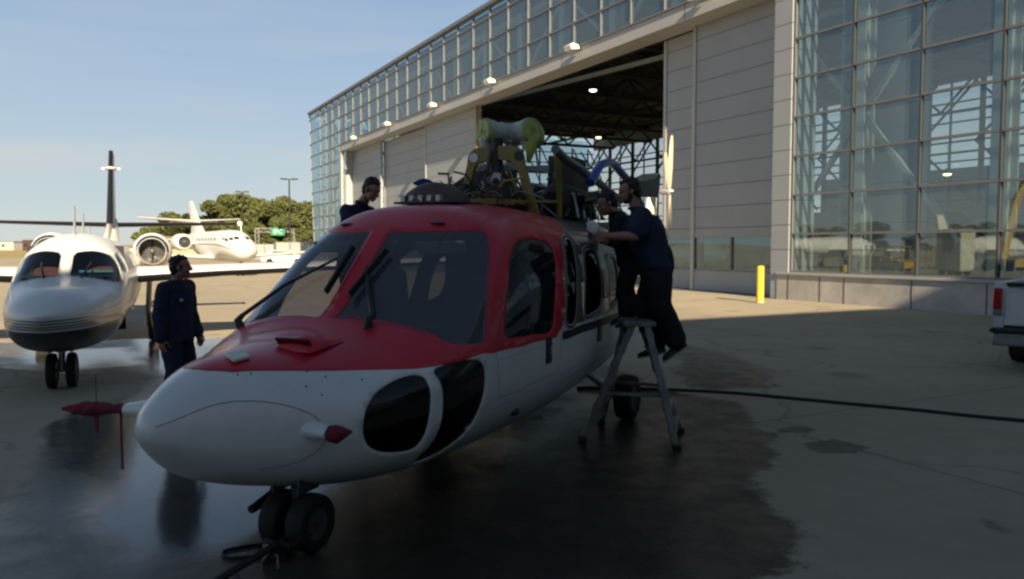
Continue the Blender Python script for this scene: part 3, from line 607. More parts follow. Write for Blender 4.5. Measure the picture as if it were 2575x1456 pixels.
chin1=[(1.345,.065),(1.19,.072),(1.01,.058),(.912,.028),(.885,-.01),(.905,-.042),(.97,-.064),(1.07,-.077),(1.27,-.086),(1.315,-.07),(1.33,-.035),(1.34,.01)]
chin2=[(1.41,.068),(1.61,.055),(1.79,.036),(1.92,.010),(1.935,-.025),(1.875,-.06),(1.80,-.085),(1.66,-.105),(1.50,-.118),(1.36,-.122),(1.41,-.08),(1.43,-.045),(1.425,.0)]
win1=[(3.82,.114),(4.03,.12),(4.10,.113),(3.92,.083),(3.77,.033),(3.70,.014),(3.50,.014),(3.46,.028),(3.55,.07)]
win2=[(4.24,.100),(4.5,.107),(4.72,.102),(4.66,.075),(4.57,.035),(4.48,.024),(4.0,.018),(3.97,.03),(4.05,.06)]
win3=[(5.0,.095),(5.3,.097),(5.36,.085),(5.25,.04),(5.15,.026),(4.86,.02),(4.84,.035),(4.9,.062)]
wins={'windscreen':wsP,'door_window':dwin,'chin_front':chin1,'chin_rear':chin2,'cabin1':win1,'cabin2':win2,'cabin3':win3}
wins={k:chaikin(v,1,.03) if k in('windscreen','door_window') else chaikin(v,2) for k,v in wins.items()}
redp=[(.351,.25),(.371,.213),(.451,.176),(.651,.150),(1.032,.112),(1.332,.077),(1.673,.047),(2.053,.02),(2.594,.008),(3.255,.006),(3.38,.016),(3.576,.042),(3.776,.09),(3.997,.115),(4.35,.150),(4.55,.19),(4.6,.25)]
red=redp+mir(redp)[1:-1]
grey=[(3.40,.016),(3.60,.046),(3.80,.094),(4.02,.119),(4.37,.153),(4.57,.19),(4.62,.25)]; grey=grey+[(a,.5-b) for a,b in grey[-2::-1]]+[(6.6,.484),(6.6,.25),(6.6,.016)]
deck=[(3.9,.215),(3.9,.285),(6.9,.30),(6.9,.20)]
regs=[('red',red),('grey',grey),('deck',deck)]
for k,v in wins.items(): regs+=[(k,v),(k+'_s',mir(v))]
H.build(10.9,108,118,regs)
H.part(('base','red','grey','deck'),'fuselage',[WHITE,RED,DGREY,SHEET],heli,0,{'base':0,'red':1,'grey':2,'deck':3},solid=.03)
for k in wins:
    g=GWIN if k=='windscreen' else (GDARK if 'chin' in k else GDOOR if k=='door_window' else GDARK)
    nm={'windscreen':'windscreen','door_window':'door_window','chin_front':'chin_window','chin_rear':'chin_window'}.get(k,'cabin_window')
    for sfx in ('','_s'): H.part((k+sfx,),nm,GWIN if (k=='door_window' and sfx) else g,heli,-.006)
for side in (0,1):
    fx=(lambda l: mir(l)) if side else (lambda l:l)
    b=MB()
    for k in ('cabin1','cabin2','cabin3'): H.ribbon(b,dense(fx(wins[k]),.06),.055,.006)
    b.build('window_frame',LGREY,heli,60)
    b=MB()
    for k in ('cabin1','cabin2','cabin3'): H.ribbon(b,dense(fx(wins[k]),.06),.018,.010)
    b.build('window_seal',BLACK,heli,60)
    seams=([(2.62,.150),(2.40,.085),(2.10,.03),(2.12,.008),(2.16,-.04)],[(3.60,.135),(3.52,.10),(3.36,.016),(3.34,-.04)],[(2.62,.150),(3.1,.155),(3.6,.135)],[(2.16,-.05),(2.5,-.055),(3.3,-.05)],[(.36,.25),(.40,.20),(.6,.16),(1.0,.125)],[(.02,.08),(.25,.11),(.52,.075),(.68,.03),(.72,-.03),(.6,-.08),(.45,-.1)],[(3.34,-.04),(3.36,-.12),(3.4,-.2)],[(4.9,.01),(4.95,-.06),(5.0,-.15)],[(3.4,-.07),(4.2,-.07),(4.9,-.065)],[(2.2,.17),(2.9,.19),(3.6,.19)])
    for lp in seams: b=MB(); H.ribbon(b,dense(fx(smooth_open(lp)),.08,False),.0045,.0015,False); b.build('panel_seam',mat('seam_grey',(.10,.10,.10),.5),heli,60)
    b=MB()
    for lp in ([(2.08,-.065),(3.4,-.062)],[(3.42,-.055),(4.88,-.05)],[(1.42,.075),(2.0,.045)],[(2.2,.005),(3.3,-.004)],[(3.42,-.085),(4.88,-.08)],[(1.45,-.135),(2.2,-.12)]):
        (a0,v0_),(a1,v1_)=lp
        for k in range(int((a1-a0)/.055)): u=k*.055/(a1-a0); p=H.p3(*fx([(a0+(a1-a0)*u,v0_+(v1_-v0_)*u)])[0],.0005); b.ell(p,(.0045,.0045,.0045),n=6,m=4)
    tag(b.build('rivet_row',MATS['rivet_grey'] if 'rivet_grey' in MATS else mat('rivet_grey',(.22,.22,.22),.4),heli),kind='stuff')
    b=MB(); H.ribbon(b,dense(fx([(3.40,.006),(3.9,.008),(4.5,.007),(5.4,.006)]),.08,False),.075,.004,False); b.build('sill_strip',BLK2,heli,60)
    # door latches, vents, rivets
    for st,v,sz in ((3.08,-.008,(.20,.07,.03)),(4.48,-.004,(.14,.05,.03))):
        v=.5-v if side else v
        p=H.p3(st,v,.0); n=(H.p3(st,v,.02)-p).normalized(); Mx=Matrix((AXV:=Vector((1,0,0)),n.cross(AXV).normalized(),n)).transposed()
        b=MB(); b.box(p+n*.004,(.11,.22,.02),Mx); lt=b.build('door_latch',BLK2,heli,bevel=.006)
        b=MB(); b.box(p+n*.02,(.03,.06,.02),Mx); b.build('latch_handle',STEEL,lt,bevel=.004)
    p=H.p3(2.62,.5+.09 if side else -.09,.0); b=MB(); b.ell(p,(.07,.03,.035)); b.build('vent',BLK2,heli)
    v0=.31 if side else .19
    p=H.p3(2.44,v0,.0); b=MB(); b.ell(p,(.03,.075,.014)); b.build('roof_slot',BLK2,heli)
# centre line of rivets
b=MB()
for st,v in ((.46,.165),(.52,.158),(.78,.135),(.84,.115),(.5,.335),(.6,.345),(.70,.10),(.74,.075),(1.95,.252),(1.0,.09)):
    p=H.p3(st,v,.001); b.ell(p,(.006,.006,.006),n=8,m=5)
for k in range(14): p=H.p3(2.75+k*.07,.162,.001); b.ell(p,(.004,.004,.004),n=6,m=4)
b.build('rivets',BLK2,heli)
# nose air scoop, white light pad, hood bulge
p=H.p3(1.10,.205,0)
b=MB(); rings=[]
for k in range(7):
    t=k/6; st=.92+.34*t; hh=.075*math.sin(PI*min(1,t*1.2+.05)) ; wd=.16*(1-.25*t)
    base=H.p3(st,.205,0); rings.append([base+Vector((0,math.cos(a)*wd,max(0,math.sin(a))*(hh+.01)-.012)) for a in [PI*2*i/16 for i in range(16)]])
b.loft(rings); b.build('air_scoop',RED,heli,60)
b=MB(); c=H.p3(.92,.205,.012); b.box(c+Vector((.035,0,.035)),(.012,.26,.055),Matrix.Rotation(R(-35),3,'Y')); b.build('scoop_grille',mat('dark_red',(.09,.004,.008),.5),heli)
c=H.p3(.60,.222,.012); b=MB(); n=(H.p3(.6,.222,.02)-H.p3(.6,.222,0)).normalized(); ax=Vector((1,0,0))-n*n.x; ax.normalize(); ay=n.cross(ax)
b.prism([(-.09,-.055),(.03,-.075),(.09,.05),(-.03,.075)],c,ax,ay,.022); b.build('nose_light',mat('cream_lens',(.66,.64,.52),.35),heli,bevel=.008)
# wiper pivots + wipers
for (st,v,tip,bl0,bl1) in ((1.575,.190,(1.96,.235),(1.77,.236),(2.10,.222)),(1.70,.386,(2.03,.280),(1.78,.268),(2.12,.267))):
    base=H.p3(st,v,.03); m_=H.p3((st+tip[0])/2,(v+tip[1])/2,.055); t_=H.p3(tip[0],tip[1],.045)
    w=MB(); w.tube([H.p3(st-.06,v,-.01),H.p3(st-.04,v,.05),base+Vector((0,0,.03))],[.035,.03,.02],10); wp=w.build('wiper',BLK2,heli)
    w=MB(); w.tube([base+Vector((0,0,.03)),m_,t_],[.017,.014,.010],8); w.tube([base+Vector((.03,.03,.02)),m_+Vector((.02,.03,0)),t_+Vector((0,.01,0))],.006,6); w.build('wiper_arm',BLK2,wp)
    w=MB(); w.bar(H.p3(*bl0,.045),H.p3(*bl1,.045),.022,.045); w.build('wiper_blade',BLACK,wp)
# pitot probes with red cloth covers
for side in (-1,1):
    v=.0 if side<0 else .5
    p=H.p3(.66,.0,0) if side<0 else H.p3(.30,.445,0); r0=MB(); d=Vector((-.25,side*1.0,-.03)).normalized()
    L0=.12 if side<0 else .13
    r0.tube([p-d*.04,p+d*L0*.5,p+d*L0],[.085,.062,.048],14,flat=.7); pt=r0.build('pitot_mount',WHITE,heli,60)
    q=p+d*L0
    if side<0:
        r0=MB(); r0.tube([q-d*.01,q+d*.04+Vector((.02,0,.0)),q+d*.08+Vector((.04,0,.012)),q+d*.13+Vector((.07,0,.02))],[.046,.055,.035,.006],12); r0.build('pitot_cover',MAROON,pt,60)
    else:
        r0=MB(); r0.tube([q-d*.01,q+d*.10,q+d*.2,q+d*.33,q+d*.42],[.03,.040,.05,.042,.02],12,flat=.8); pc_o=bake(r0,'pitot_cover',MAROON,pt,.008,1,.014,16)
        r0=MB(); s0=q+d*.2; r0.bar(s0,s0+Vector((0,0,-.14)),.035,.004); s0=q+d*.04; r0.bar(s0,s0+Vector((.0,0,-.36)),.02,.003); r0.build('cover_streamer',MAROON,pt)
# cockpit
INT=mat('interior',(.02,.02,.024),.8); SEAT=mat('seat_cloth',(.03,.03,.045),.9,bump=.3)
b=MB(); b.box((2.9,0,.62),(3.6,1.7,.04)); b.box((5.0,0,1.3),(.05,1.8,1.4)); b.box((2.95,0,1.86),(.7,1.0,.04)); b.build('cabin_floor',INT,heli)
b=MB(); b.loft([[Vector((1.35,y,z)) for y,z in((-.55,.7),(.55,.7),(.5,1.12),(-.5,1.12))],[Vector((1.75,y,z)) for y,z in((-.8,.7),(.8,.7),(.72,1.30),(-.72,1.30))],[Vector((1.95,y,z)) for y,z in((-.8,.7),(.8,.7),(.72,1.27),(-.72,1.27))]]); b.build('instrument_panel',INT,heli,bevel=.02)
for y in (-.45,.45):
    st=thing('seat',None,None); st.parent=heli; st.location=(2.75,y,.64)
    b=MB(); b.box((0,0,.28),(.5,.48,.14)); b.box((.0,0,.1),(.4,.4,.2)); b.build('seat_pan',SEAT,st,bevel=.03)
    b=MB(); b.box((.27,0,.66),(.12,.48,.7),Matrix.Rotation(R(-8),3,'Y')); b.build('backrest',SEAT,st,bevel=.04)
    b=MB(); b.box((.32,0,1.12),(.09,.26,.2)); b.build('headrest',SEAT,st,bevel=.03)
VIS=mat('sun_visor_panel',(.30,.33,.29),.6)
for y in (-.50,.48): b=MB(); b.box((2.36,y,1.84),(.02,.42,.10),Matrix.Rotation(R(-30),3,'Y')); b.build('sun_visor',VIS,heli)
b=MB()
for y0,y1,z0,z1 in ((-.9,-.55,.6,1.8),(.62,.9,.6,1.8),(-.55,.62,.6,1.35)): b.box((3.3,(y0+y1)/2,(z0+z1)/2),(.03,y1-y0,z1-z0))
b.build('bulkhead',INT,heli)
# belly probe and lamp in front of the nose wheel
p=hl(700,1225,.1); b=MB(); b.bar(p+Vector((.25,0,.06)),p+Vector((-.22,0,-.06)),.035,.03); b.tube([p+Vector((-.25,.0,-.07)),p+Vector((-.12,0,-.05))],.028,8); b.bar(p+Vector((0,0,.1)),p+Vector((-.08,0,-.03)),.02,.02); b.build('belly_probe',BLK2,heli)
# nose gear
RIM=mat('dark_rim',(.06,.06,.06),.5)
def wheel(parent,c,r,wd,nm='wheel'):
    w=thing(nm,None,None); w.parent=parent; w.location=c
    t=MB(); prof=[(.55*r,wd*.42),(.8*r,wd*.5),(.95*r,wd*.42),(r,wd*.2),(r,-wd*.2),(.95*r,-wd*.42),(.8*r,-wd*.5),(.55*r,-wd*.42)]
    t.loft([[Vector((q*math.cos(a),y,q*math.sin(a))) for q,y in prof] for a in [2*PI*i/28 for i in range(29)]],cap=False,closed=True); t.build('tyre',RUB,w,40)
    t=MB(); t.tube([(0,-wd*.3,0),(0,-wd*.38,0),(0,wd*.38,0),(0,wd*.3,0)],[.3*r,.56*r,.56*r,.3*r],20); t.build('rim',RIM,w,40); return w
n0=gp(775,1382)-HN; ns_=n0.dot(AXH); np_=n0.dot(PORT)
ng=thing('nose_gear',None,None); ng.parent=heli; ng.location=(.80,-.36,0)
for y in (-.10,.10): wheel(ng,(0,y,.175),.175,.14)
b=MB(); b.tube([(0,0,.17),(.02,0,.42),(.1,0,.8)],[.035,.05,.06],12); b.tube([(0,-.15,.165),(0,.15,.165)],.025,8); b.bar((.05,0,.4),(.35,0,.62),.04,.04); b.build('strut',BLK2,ng)
b=MB(); b.box((.0,-.1,.46),(.2,.012,.2),Matrix.Rotation(R(10),3,'X')); b.box((.0,.1,.46),(.2,.012,.2)); b.build('gear_door',DGREY,ng)
for side in (-1,1):
    mg=thing('main_gear',None,None); mg.parent=heli; mg.location=(5.15,side*1.2,0)
    wheel(mg,(0,0,.24),.24,.2)
    b=MB(); b.tube([(0,-side*.14,.24),(.02,-side*.4,.45),(.1,-side*.6,.8)],[.05,.05,.06],10); b.tube([(-.3,-side*.5,.6),(0,-side*.14,.28)],.03,8); b.build('strut',ALU,mg)
b=MB(); b.tube([(1.9,-.1,.2),(1.95,-.1,.02+.2)],.03,8); b.box((2.1,.1,.22),(.2,.14,.08)); b.build('antenna',BLK2,heli,bevel=.01)
# tail: stabiliser, fin, rotor
b=MB()
def foil(c,ch,th,n=12): return [c+Vector((ch*(.5-.5*math.cos(2*PI*i/n)),0,th*math.sin(2*PI*i/n)*.5)) for i in range(n)]
def vf(c,ch,th,n=12): return [c+Vector((ch*(.5-.5*math.cos(2*PI*i/n)),th*math.sin(2*PI*i/n)*.5,0)) for i in range(n)]
b.loft([vf(Vector((9.9,0,1.55)),1.1,.2),vf(Vector((10.35,0,2.3)),.75,.15),vf(Vector((10.75,0,3.0)),.5,.1)]); b.build('tail_fin',WHITE,heli)
hub=hl(1671,481,.32); HT2=hub
tr_=thing('tail_rotor',None,None); tr_.parent=heli; tr_.location=hub
WARM=mat('blade_paint',(.50,.44,.34),.45,coat=.1)
b=MB(); b.tube([(0,.12,0),(0,.03,0),(0,-.1,0),(0,-.16,0)],[.04,.06,.05,.02],14); b.box((0,-.08,.0),(.10,.05,.14)); b.build('hub',ALU,tr_,bevel=.01)
for a,ln in ((80,.98),(116,.70),(262,1.02),(285,.66)):
    d=Vector((math.cos(R(a)),0,math.sin(R(a)))); q=Vector((-d.z,0,d.x)); b=MB()
    rg=[]
    for t,ch,th in ((.08,.05,.05),(.25,.06,.04),(.4,.085,.025),(.8,.07,.02),(.97,.04,.015),(1,.015,.008)):
        c=d*ln*t+Vector((0,-.08,0)); rg.append([c+q*ch*.5*math.cos(2*PI*i/10)+Vector((0,1,0))*th*.5*math.sin(2*PI*i/10)+Vector((0,1,0))*ch*.35*math.cos(2*PI*i/10) for i in range(10)])
    b.loft(rg); b.build('blade',WARM,tr_)
# ---- engine deck, gearbox, rotor head
b=MB(); b.loft([[Vector((4.45+r_*math.cos(a),r_*.8*math.sin(a),z)) for a in [2*PI*i/20 for i in range(20)]] for r_,z in((.40,2.15),(.38,2.28),(.28,2.38),(.20,2.48),(.14,2.56),(.09,2.62),(.07,2.75),(.07,2.95))]); b.build('gearbox',SHEET,heli,60)
arch=thing('gearbox_frame',None,None); arch.parent=heli
def archframe(s_,hw,z0,zt,left=True,right=True,thk=.05):
    b=MB(); out=[(-hw-.10,z0),(-hw-.02,z0+.02)]
    o1=[(-hw-.09,z0),(-hw*.80,zt-.16)]+[(-hw*.80+.12-.12*math.cos(a),zt-.13+.13*math.sin(a)) for a in [PI/2*i/5 for i in range(6)]]+[(0,zt+.015)]+[(hw*.80-.12+.12*math.sin(a),zt-.13+.13*math.cos(a)) for a in [PI/2*i/5 for i in range(6)]]+[(hw*.80,zt-.16),(hw+.09,z0)]
    i1=[(hw-.02,z0),(hw*.62,zt-.24)]+[(hw*.62-.14+.14*math.cos(a),zt-.24+.10*math.sin(a)) for a in [PI/2*i/5 for i in range(6)]]+[(0,zt-.125)]+[(-hw*.62+.14-.14*math.sin(a),zt-.24+.10*math.cos(a)) for a in [PI/2*i/5 for i in range(6)]]+[(-hw*.62,zt-.24),(-hw+.02,z0)]
    # strip of quads between outer and inner outline
    def res(P,n):
        L_=[0]
        for a,c in zip(P,P[1:]): L_.append(L_[-1]+math.hypot(a[0]-c[0],a[1]-c[1]))
        q=[]
        for k in range(n):
            t=L_[-1]*k/(n-1); j=0
            while j<len(L_)-2 and L_[j+1]<t: j+=1
            u=(t-L_[j])/(L_[j+1]-L_[j]+1e-9); q.append((P[j][0]+(P[j+1][0]-P[j][0])*u,P[j][1]+(P[j+1][1]-P[j][1])*u))
        return q
    A_=res(o1,40);B_=res(i1[::-1],40); rg=[]
    for a,c in zip(A_,B_): rg.append([Vector((s_-thk/2,a[0],a[1])),Vector((s_+thk/2,a[0],a[1])),Vector((s_+thk/2,c[0],c[1])),Vector((s_-thk/2,c[0],c[1]))])
    b.loft(rg); return b
archframe(4.42,.40,2.14,2.86).build('arch_plate',CHROM,arch,30,bevel=.006)
b=MB(); b.tube([(4.39,.24,2.76),(4.385,.24,2.76)],.048,20); b.build('plug',mat('plug_white',(.75,.73,.70),.5),arch)
b=MB(); b.tube([(4.39,-.27,2.76),(4.38,-.27,2.76)],.05,20); b.build('lightening_hole',BLK2,arch)
b=MB(); b.box((4.40,.03,2.79),(.06,.07,.17)); b.tube([(4.36,.03,2.82),(4.33,.06,2.6),(4.3,.10,2.32)],[.03,.022,.018],10); b.build('servo_link',BROWN,arch,bevel=.01)
b=MB()
for y,zt in ((-.42,2.84),(.42,2.8)): b.tube([(5.15,y,2.05),(5.15,y,2.2),(5.15,y*.97,zt-.06),(5.15,y*.97,zt)],[.05,.035,.04,.05],10); b.ell((5.15,y*.97,zt),(.05,.06,.065))
b.build('aft_post',CHROM,arch,60)
b=MB(); b.bar((4.42,-.42,2.30),(5.15,-.42,2.33),.03,.03); b.bar((4.42,.42,2.30),(5.15,.42,2.33),.03,.03); b.bar((3.75,-.3,2.27),(4.4,-.38,2.28),.04,.05); b.bar((3.75,.3,2.27),(4.4,.38,2.28),.04,.05); b.bar((3.8,-.35,2.27),(3.8,.35,2.27),.05,.06); b.build('side_rail',CHROM,arch)
rh=thing('rotor_head',None,None); rh.parent=heli; rh.location=hl(1284,337,0)
b=MB(); b.tube([(0,0,-.55),(0,0,-.1)],[.07,.09],14); b.build('mast',STEEL,rh)
b=MB(); b.ell((0,0,0),(.15,.15,.115)); b.tube([(0,0,-.1),(0,0,.10)],[.13,.12],18); b.build('hub',WRAP,rh)
zr=PI/2-TH
for k,aw in enumerate((-52,-142,38,128)):       # world bearing of each arm
    a=R(aw)-zr; d=Vector((math.cos(a),math.sin(a),0)); q=Vector((-d.y,d.x,0)); u=Vector((0,0,1)); b=MB()
    rg=[]
    for t,r_ in ((.05,.10),(.13,.115),(.17,.10),(.22,.115),(.30,.13),(.355,.13),(.37,.118)):
        rg.append([d*t+(q*math.cos(2*PI*i/18)+u*math.sin(2*PI*i/18))*r_ for i in range(18)])
    b.loft(rg); ar=b.build('blade_arm',WRAP,rh,50)
    b=MB()
    for r_,t0,t1 in ((.135,.322,.362),): b.loft([[d*t+(q*math.cos(2*PI*i/18)+u*math.sin(2*PI*i/18))*r_ for i in range(18)] for t in (t0,t1)],cap=False)
    c=d*.374
    for an in (20,110): 
        e1=q*math.cos(R(an))+u*math.sin(R(an)); e2=-q*math.sin(R(an))+u*math.cos(R(an)); b.prism([(-.122,-.03),(.122,-.03),(.122,.03),(-.122,.03)],c,e1,e2,.006)
    rr=[q*math.cos(2*PI*i/20)*.118+u*math.sin(2*PI*i/20)*.118 for i in range(20)]; r2=[v*.80 for v in rr]
    b.loft([[c+d*.001+v for v in rr],[c+d*.001+v for v in r2]],cap=False); b.build('tape',YTAPE,ar,50)
    if k<2: b=MB(); b.tube([d*.33+Vector((0,0,-.08)),d*.34+Vector((0,0,-.2)),d*.30+Vector((0,0,-.33))],[.07,.055,.02],10); b.build('hanging_tape',YTAPE if k==0 else WRAP,ar)
b=MB()
zz=2.67-rh.location.z; 
b.tube([(0,0,zz-.03),(0,0,zz+.03)],[.17,.16],20)
for aw in (-2,178,88): a=R(aw)-zr; d=Vector((math.cos(a),math.sin(a),0)); b.bar((0,0,zz),d*.36+Vector((0,0,zz)),.11,.06); b.tube([d*.36+Vector((0,0,zz-.035)),d*.36+Vector((0,0,zz+.035))],.055,12)
b.tube([(0,0,zz),(0,0,zz+.13)],[.10,.06],12); b.build('swashplate',LGREY,rh,bevel=.005)
for aw in (-2,178): a=R(aw)-zr; d=Vector((math.cos(a),math.sin(a),0)); b=MB(); b.tube([d*.30+Vector((0,0,zz)),d*.26+Vector((0,0,-.12))],.014,8); b.build('pitch_link',ALU,rh)
c=hl(1247,455,.05); b=MB(); d=Vector((-1,-.35,.1)).normalized(); b.tube([c+d*-.12,c,c+d*.03],[.07,.088,.08],20); gn=b.build('generator',mat('grey_white',(.62,.62,.58),.4),heli,50); b=MB(); b.ell(c+d*.035+Vector((0,0,-.01)),(.035,.035,.035)); b.build('hub',BLK2,gn)
# pipes, rods and boxes round the gearbox
rnd=random.Random(5)
for nm,mt_,cnt,rad in (('hose',BLACK,30,.011),('pipe',STEEL,18,.006),('rod',CHROM,8,.012),('pipe',BROWN,12,.012),('linkage',SHEET,14,.009)):
    for k in range(cnt):
        p=Vector((rnd.uniform(3.7,5.1),rnd.uniform(-.42,.42),rnd.uniform(2.2,2.45))); q=p+Vector((rnd.uniform(-.35,.35),rnd.uniform(-.3,.3),rnd.uniform(-.1,.22))); m_=(p+q)/2+Vector((rnd.uniform(-.06,.06),rnd.uniform(-.06,.06),rnd.uniform(.0,.08)))
        b=MB(); b.tube([p,p*.6+m_*.4+Vector((0,0,.03)),m_,q*.6+m_*.4,q],rad,6); b.build(nm,mt_,heli,60)
for k in range(20):
    b=MB(); b.box((rnd.uniform(3.8,5.2),rnd.uniform(-.36,.36),rnd.uniform(2.20,2.36)),(rnd.uniform(.06,.16),rnd.uniform(.06,.14),rnd.uniform(.05,.13)),Matrix.Rotation(rnd.random(),3,'Z')); b.build('accessory_box',rnd.choice([BLK2,SHEET,BROWN,SHEET,BLK2]),heli,bevel=.008)
for k in range(10):
    a=2*PI*k/10; b=MB(); b.tube([(4.45+.42*math.cos(a),.36*math.sin(a),2.24),(4.45+.17*math.cos(a+.2),.15*math.sin(a+.2),2.62)],.012,6); b.build('gearbox_strut',rnd.choice([SHEET,BLK2,CHROM]),heli,60)
for k in range(5):
    x_=5.4+.22*k; b=MB(); b.tube([(x_,-.55,2.16),(x_,-.5,2.42),(x_,0,2.55),(x_,.5,2.42),(x_,.55,2.16)],.022,8); b.build('engine_band',rnd.choice([BLK2,STEEL,SHEET]),heli,60)
b=MB(); b.tube([(5.2,-.3,2.33),(5.4,-.3,2.36),(6.2,-.3,2.34),(6.5,-.3,2.3)],[.12,.2,.19,.1],18); b.build('engine',SHEET,heli,60)
b=MB(); b.tube([(5.2,.3,2.33),(5.4,.3,2.36),(6.2,.3,2.34),(6.5,.3,2.3)],[.12,.2,.19,.1],18); b.build('engine',SHEET,heli,60)
# intake fairing lying on the roof
p=hl(1065,512,-.15); b=MB(); b.box(p+Vector((.05,-.12,.0)),(.5,.62,.02)); b.build('intake_plate',BLK2,heli,bevel=.005)
pc=hl(1098,500,-.10); b=MB(); rg=[]
for t in range(9):
    u=t/8; wd=.10+.12*math.sin(PI*min(1,u*1.1)); hh=.03+.12*math.sin(PI*(.15+.75*u)); cx=pc+Vector((-.14+.22*u,.20-.46*u,-.05)); rg.append([cx+Vector((wd*math.cos(a),0,max(0,math.sin(a))*hh*1.35)) for a in [2*PI*i/14 for i in range(14)]])
b.loft(rg); b.build('intake_cover',BROWN,heli,60)
b=MB(); 
for k in range(5): b.box(pc+Vector((-.24,.20-.09*k,-.01)),(.05,.05,.06))
b.build('intake_bolts',STEEL,heli,bevel=.006)
# open cowlings
p0=hl(1040,461,-.5);p1=hl(1088,464,-.5);p2=hl(1070,478,-.5)
b=MB(); rg=[]
for k in range(8):
    u=k/7; c=p0+(hl(1095,482,-.45)-p0)*u+Vector((0,0,.03*math.sin(PI*u))); w_=.01+.07*math.sin(PI*.5*u); rg.append([c+Vector((0,0,w_)),c+Vector((.08,0,0)),c-Vector((0,0,w_)),c-Vector((.02,0,0))])
b.loft(rg); b.build('cowling_edge',BLUE,heli,60)
a_,b_,c_,d_=hl(1122,475,-.62),hl(1212,408,-.62),hl(1225,440,-.55),hl(1155,480,-.55)
b=MB(); b.loft([[a_,b_,c_,d_],[v+Vector((.35,0,-.03)) for v in (a_,b_,c_,d_)]]); b.build('cowling_panel',NAVY,heli,bevel=.01)
a_,b_,c_,d_=hl(1378,388,.2),hl(1442,392,.2),hl(1446,560,.2),hl(1372,560,.2)
b=MB(); b.loft([[a_,b_,c_,d_],[v+Vector((.5,0,0)) for v in (a_,b_,c_,d_)]]); b.build('firewall',BLK2,heli,bevel=.02)
b=MB(); a_,b_,c_,d_=hl(1440,480,.45),hl(1510,480,.45),hl(1510,512,.45),hl(1440,512,.45); b.loft([[a_,b_,c_,d_],[v+Vector((.9,0,0)) for v in (a_,b_,c_,d_)]]); b.build('engine',BLK2,heli,bevel=.03)
b=MB(); pts_=[(1468,520),(1462,500),(1500,492),(1528,505)]; b.tube([hl(x,y,.55) for x,y in pts_],.05,10); b.tube([hl(x,y,.5) for x,y in ((1478,515),(1492,545),(1478,575))],.028,8); b.tube([hl(x,y,.5) for x,y in ((1430,525),(1420,545),(1424,560),(1448,562))],.02,8); b.build('exhaust_duct',BLK2,heli,60)
b=MB(); b.tube([hl(x,y,.6) for x,y in ((1396,375),(1420,398),(1500,455),(1560,505))],.048,12); b.build('cowling_strut',DGREY,heli,60)
b=MB(); b.tube([hl(x,y,.75) for x,y in ((1484,460),(1497,436),(1510,415),(1528,408),(1542,412),(1560,432),(1590,466),(1602,490),(1610,520))],[.05]*9,12); b.build('cowling_rim',BLUE,heli,60)
q=[(1582,455),(1620,437),(1652,435),(1646,497),(1606,495)]
b=MB(); b.loft([[hl(x,y,.8) for x,y in q],[hl(x,y,.8)+Vector((.12,-.03,0)) for x,y in q]]); b.build('cowling_door',BLK2,heli,bevel=.02)
q=[(1575,458),(1616,438),(1650,435),(1640,447),(1600,456)]
b=MB(); b.loft([[hl(x,y,.82)+Vector((-.05,0,0)) for x,y in q],[hl(x,y,.82)+Vector((.1,-.03,.0)) for x,y in q]]); b.build('cowling_lip',DGREY,heli,bevel=.01)
b=MB()
for a,c in (((1452,565),(1470,500)),((1430,545),(1500,530)),((1462,500),(1450,560))): b.bar(hl(*a,.4),hl(*c,.4),.02,.02)
b.build('engine_mount',BLK2,heli)

# ------------------------------------------------------------------ business jet facing the camera (left)
AJ=R(-22.8); AXJ=Vector((math.sin(AJ),math.cos(AJ),0)); PJ=Vector((math.cos(AJ),-math.sin(AJ),0)); JN=Vector((-5.86,10.29,0))-AXJ*1.6
jet=thing('business_jet','white twin-engine jet with grey stripes and dark belly, nose towards the camera at left','jet',JN,PI/2-AJ)
def jl(x,y,port):
    r=ray(x,y); o_=JN+PJ*port; k=(o_-CAM).dot(PJ)/r.dot(PJ); P=CAM+r*k-JN; return Vector((P.dot(AXJ),-port,P.z))
KJ=[0,.4,.9,1.5,2.0,2.5,3.0,3.8,6,8,10,12.5]
TJ=[[.24,.39,.51,.62,.70,.73,.745,.75,.76,.74,.5,.15],[1.14,1.25,1.33,1.39,1.445,1.72,1.97,2.04,2.03,1.98,1.93,1.8],[.84,.66,.56,.49,.46,.43,.41,.40,.40,.52,.9,1.4],[1.06,1.02,1.0,1.01,1.03,1.1,1.18,1.22,1.22,1.26,1.36,1.62],[2.0,2.05,2.1,2.15,2.2,2.25,2.25,2.2,2.1,2.,2.,2.],[2.3,2.4,2.5,2.5,2.5,2.4,2.3,2.2,2.2,2.1,2.,2.]]
J=Hull(KJ,TJ,.9,2.2)
ws=[(1.96,.236),(2.55,.236),(2.64,.20),(2.80,.120),(2.72,.095),(2.46,.058),(2.20,.098),(2.03,.16)]
sw=[(2.72,.075),(2.84,.115),(3.25,.115),(3.30,.06),(3.0,.05)]
jr=[]
for k_,l_ in (('ws',ws),('sw',sw)): jr+=[(k_,chaikin(l_,1)),(k_+'_s',chaikin(mir(l_),1))]
cw=[]
for k in range(6): s0=5.0+k*.62; cw.append(chaikin([(s0,.055),(s0,.105),(s0+.34,.105),(s0+.34,.055)],2))
for i,l_ in enumerate(cw): jr+=[('cw%d'%i,l_),('cw%d_s'%i,mir(l_))]
def vz(st,z):
    lo,hi=-.2495,0.
    if J.raw(st,lo).z>z: return None
    for _ in range(26):
        m_=(lo+hi)/2
        if J.raw(st,m_).z<z: lo=m_
        else: hi=m_
    return lo
def zline(z,smax=7.5):
    s0=.0005
    while vz(s0,z) is None: s0*=1.06
    return [(s0,-.2495)]+[(s0+(smax-s0)*t_,vz(s0+(smax-s0)*t_,z)) for t_ in (.0008,.003,.007,.013,.022,.035,.055,.08,.12,.17,.24,.34,.5,.75,1)]
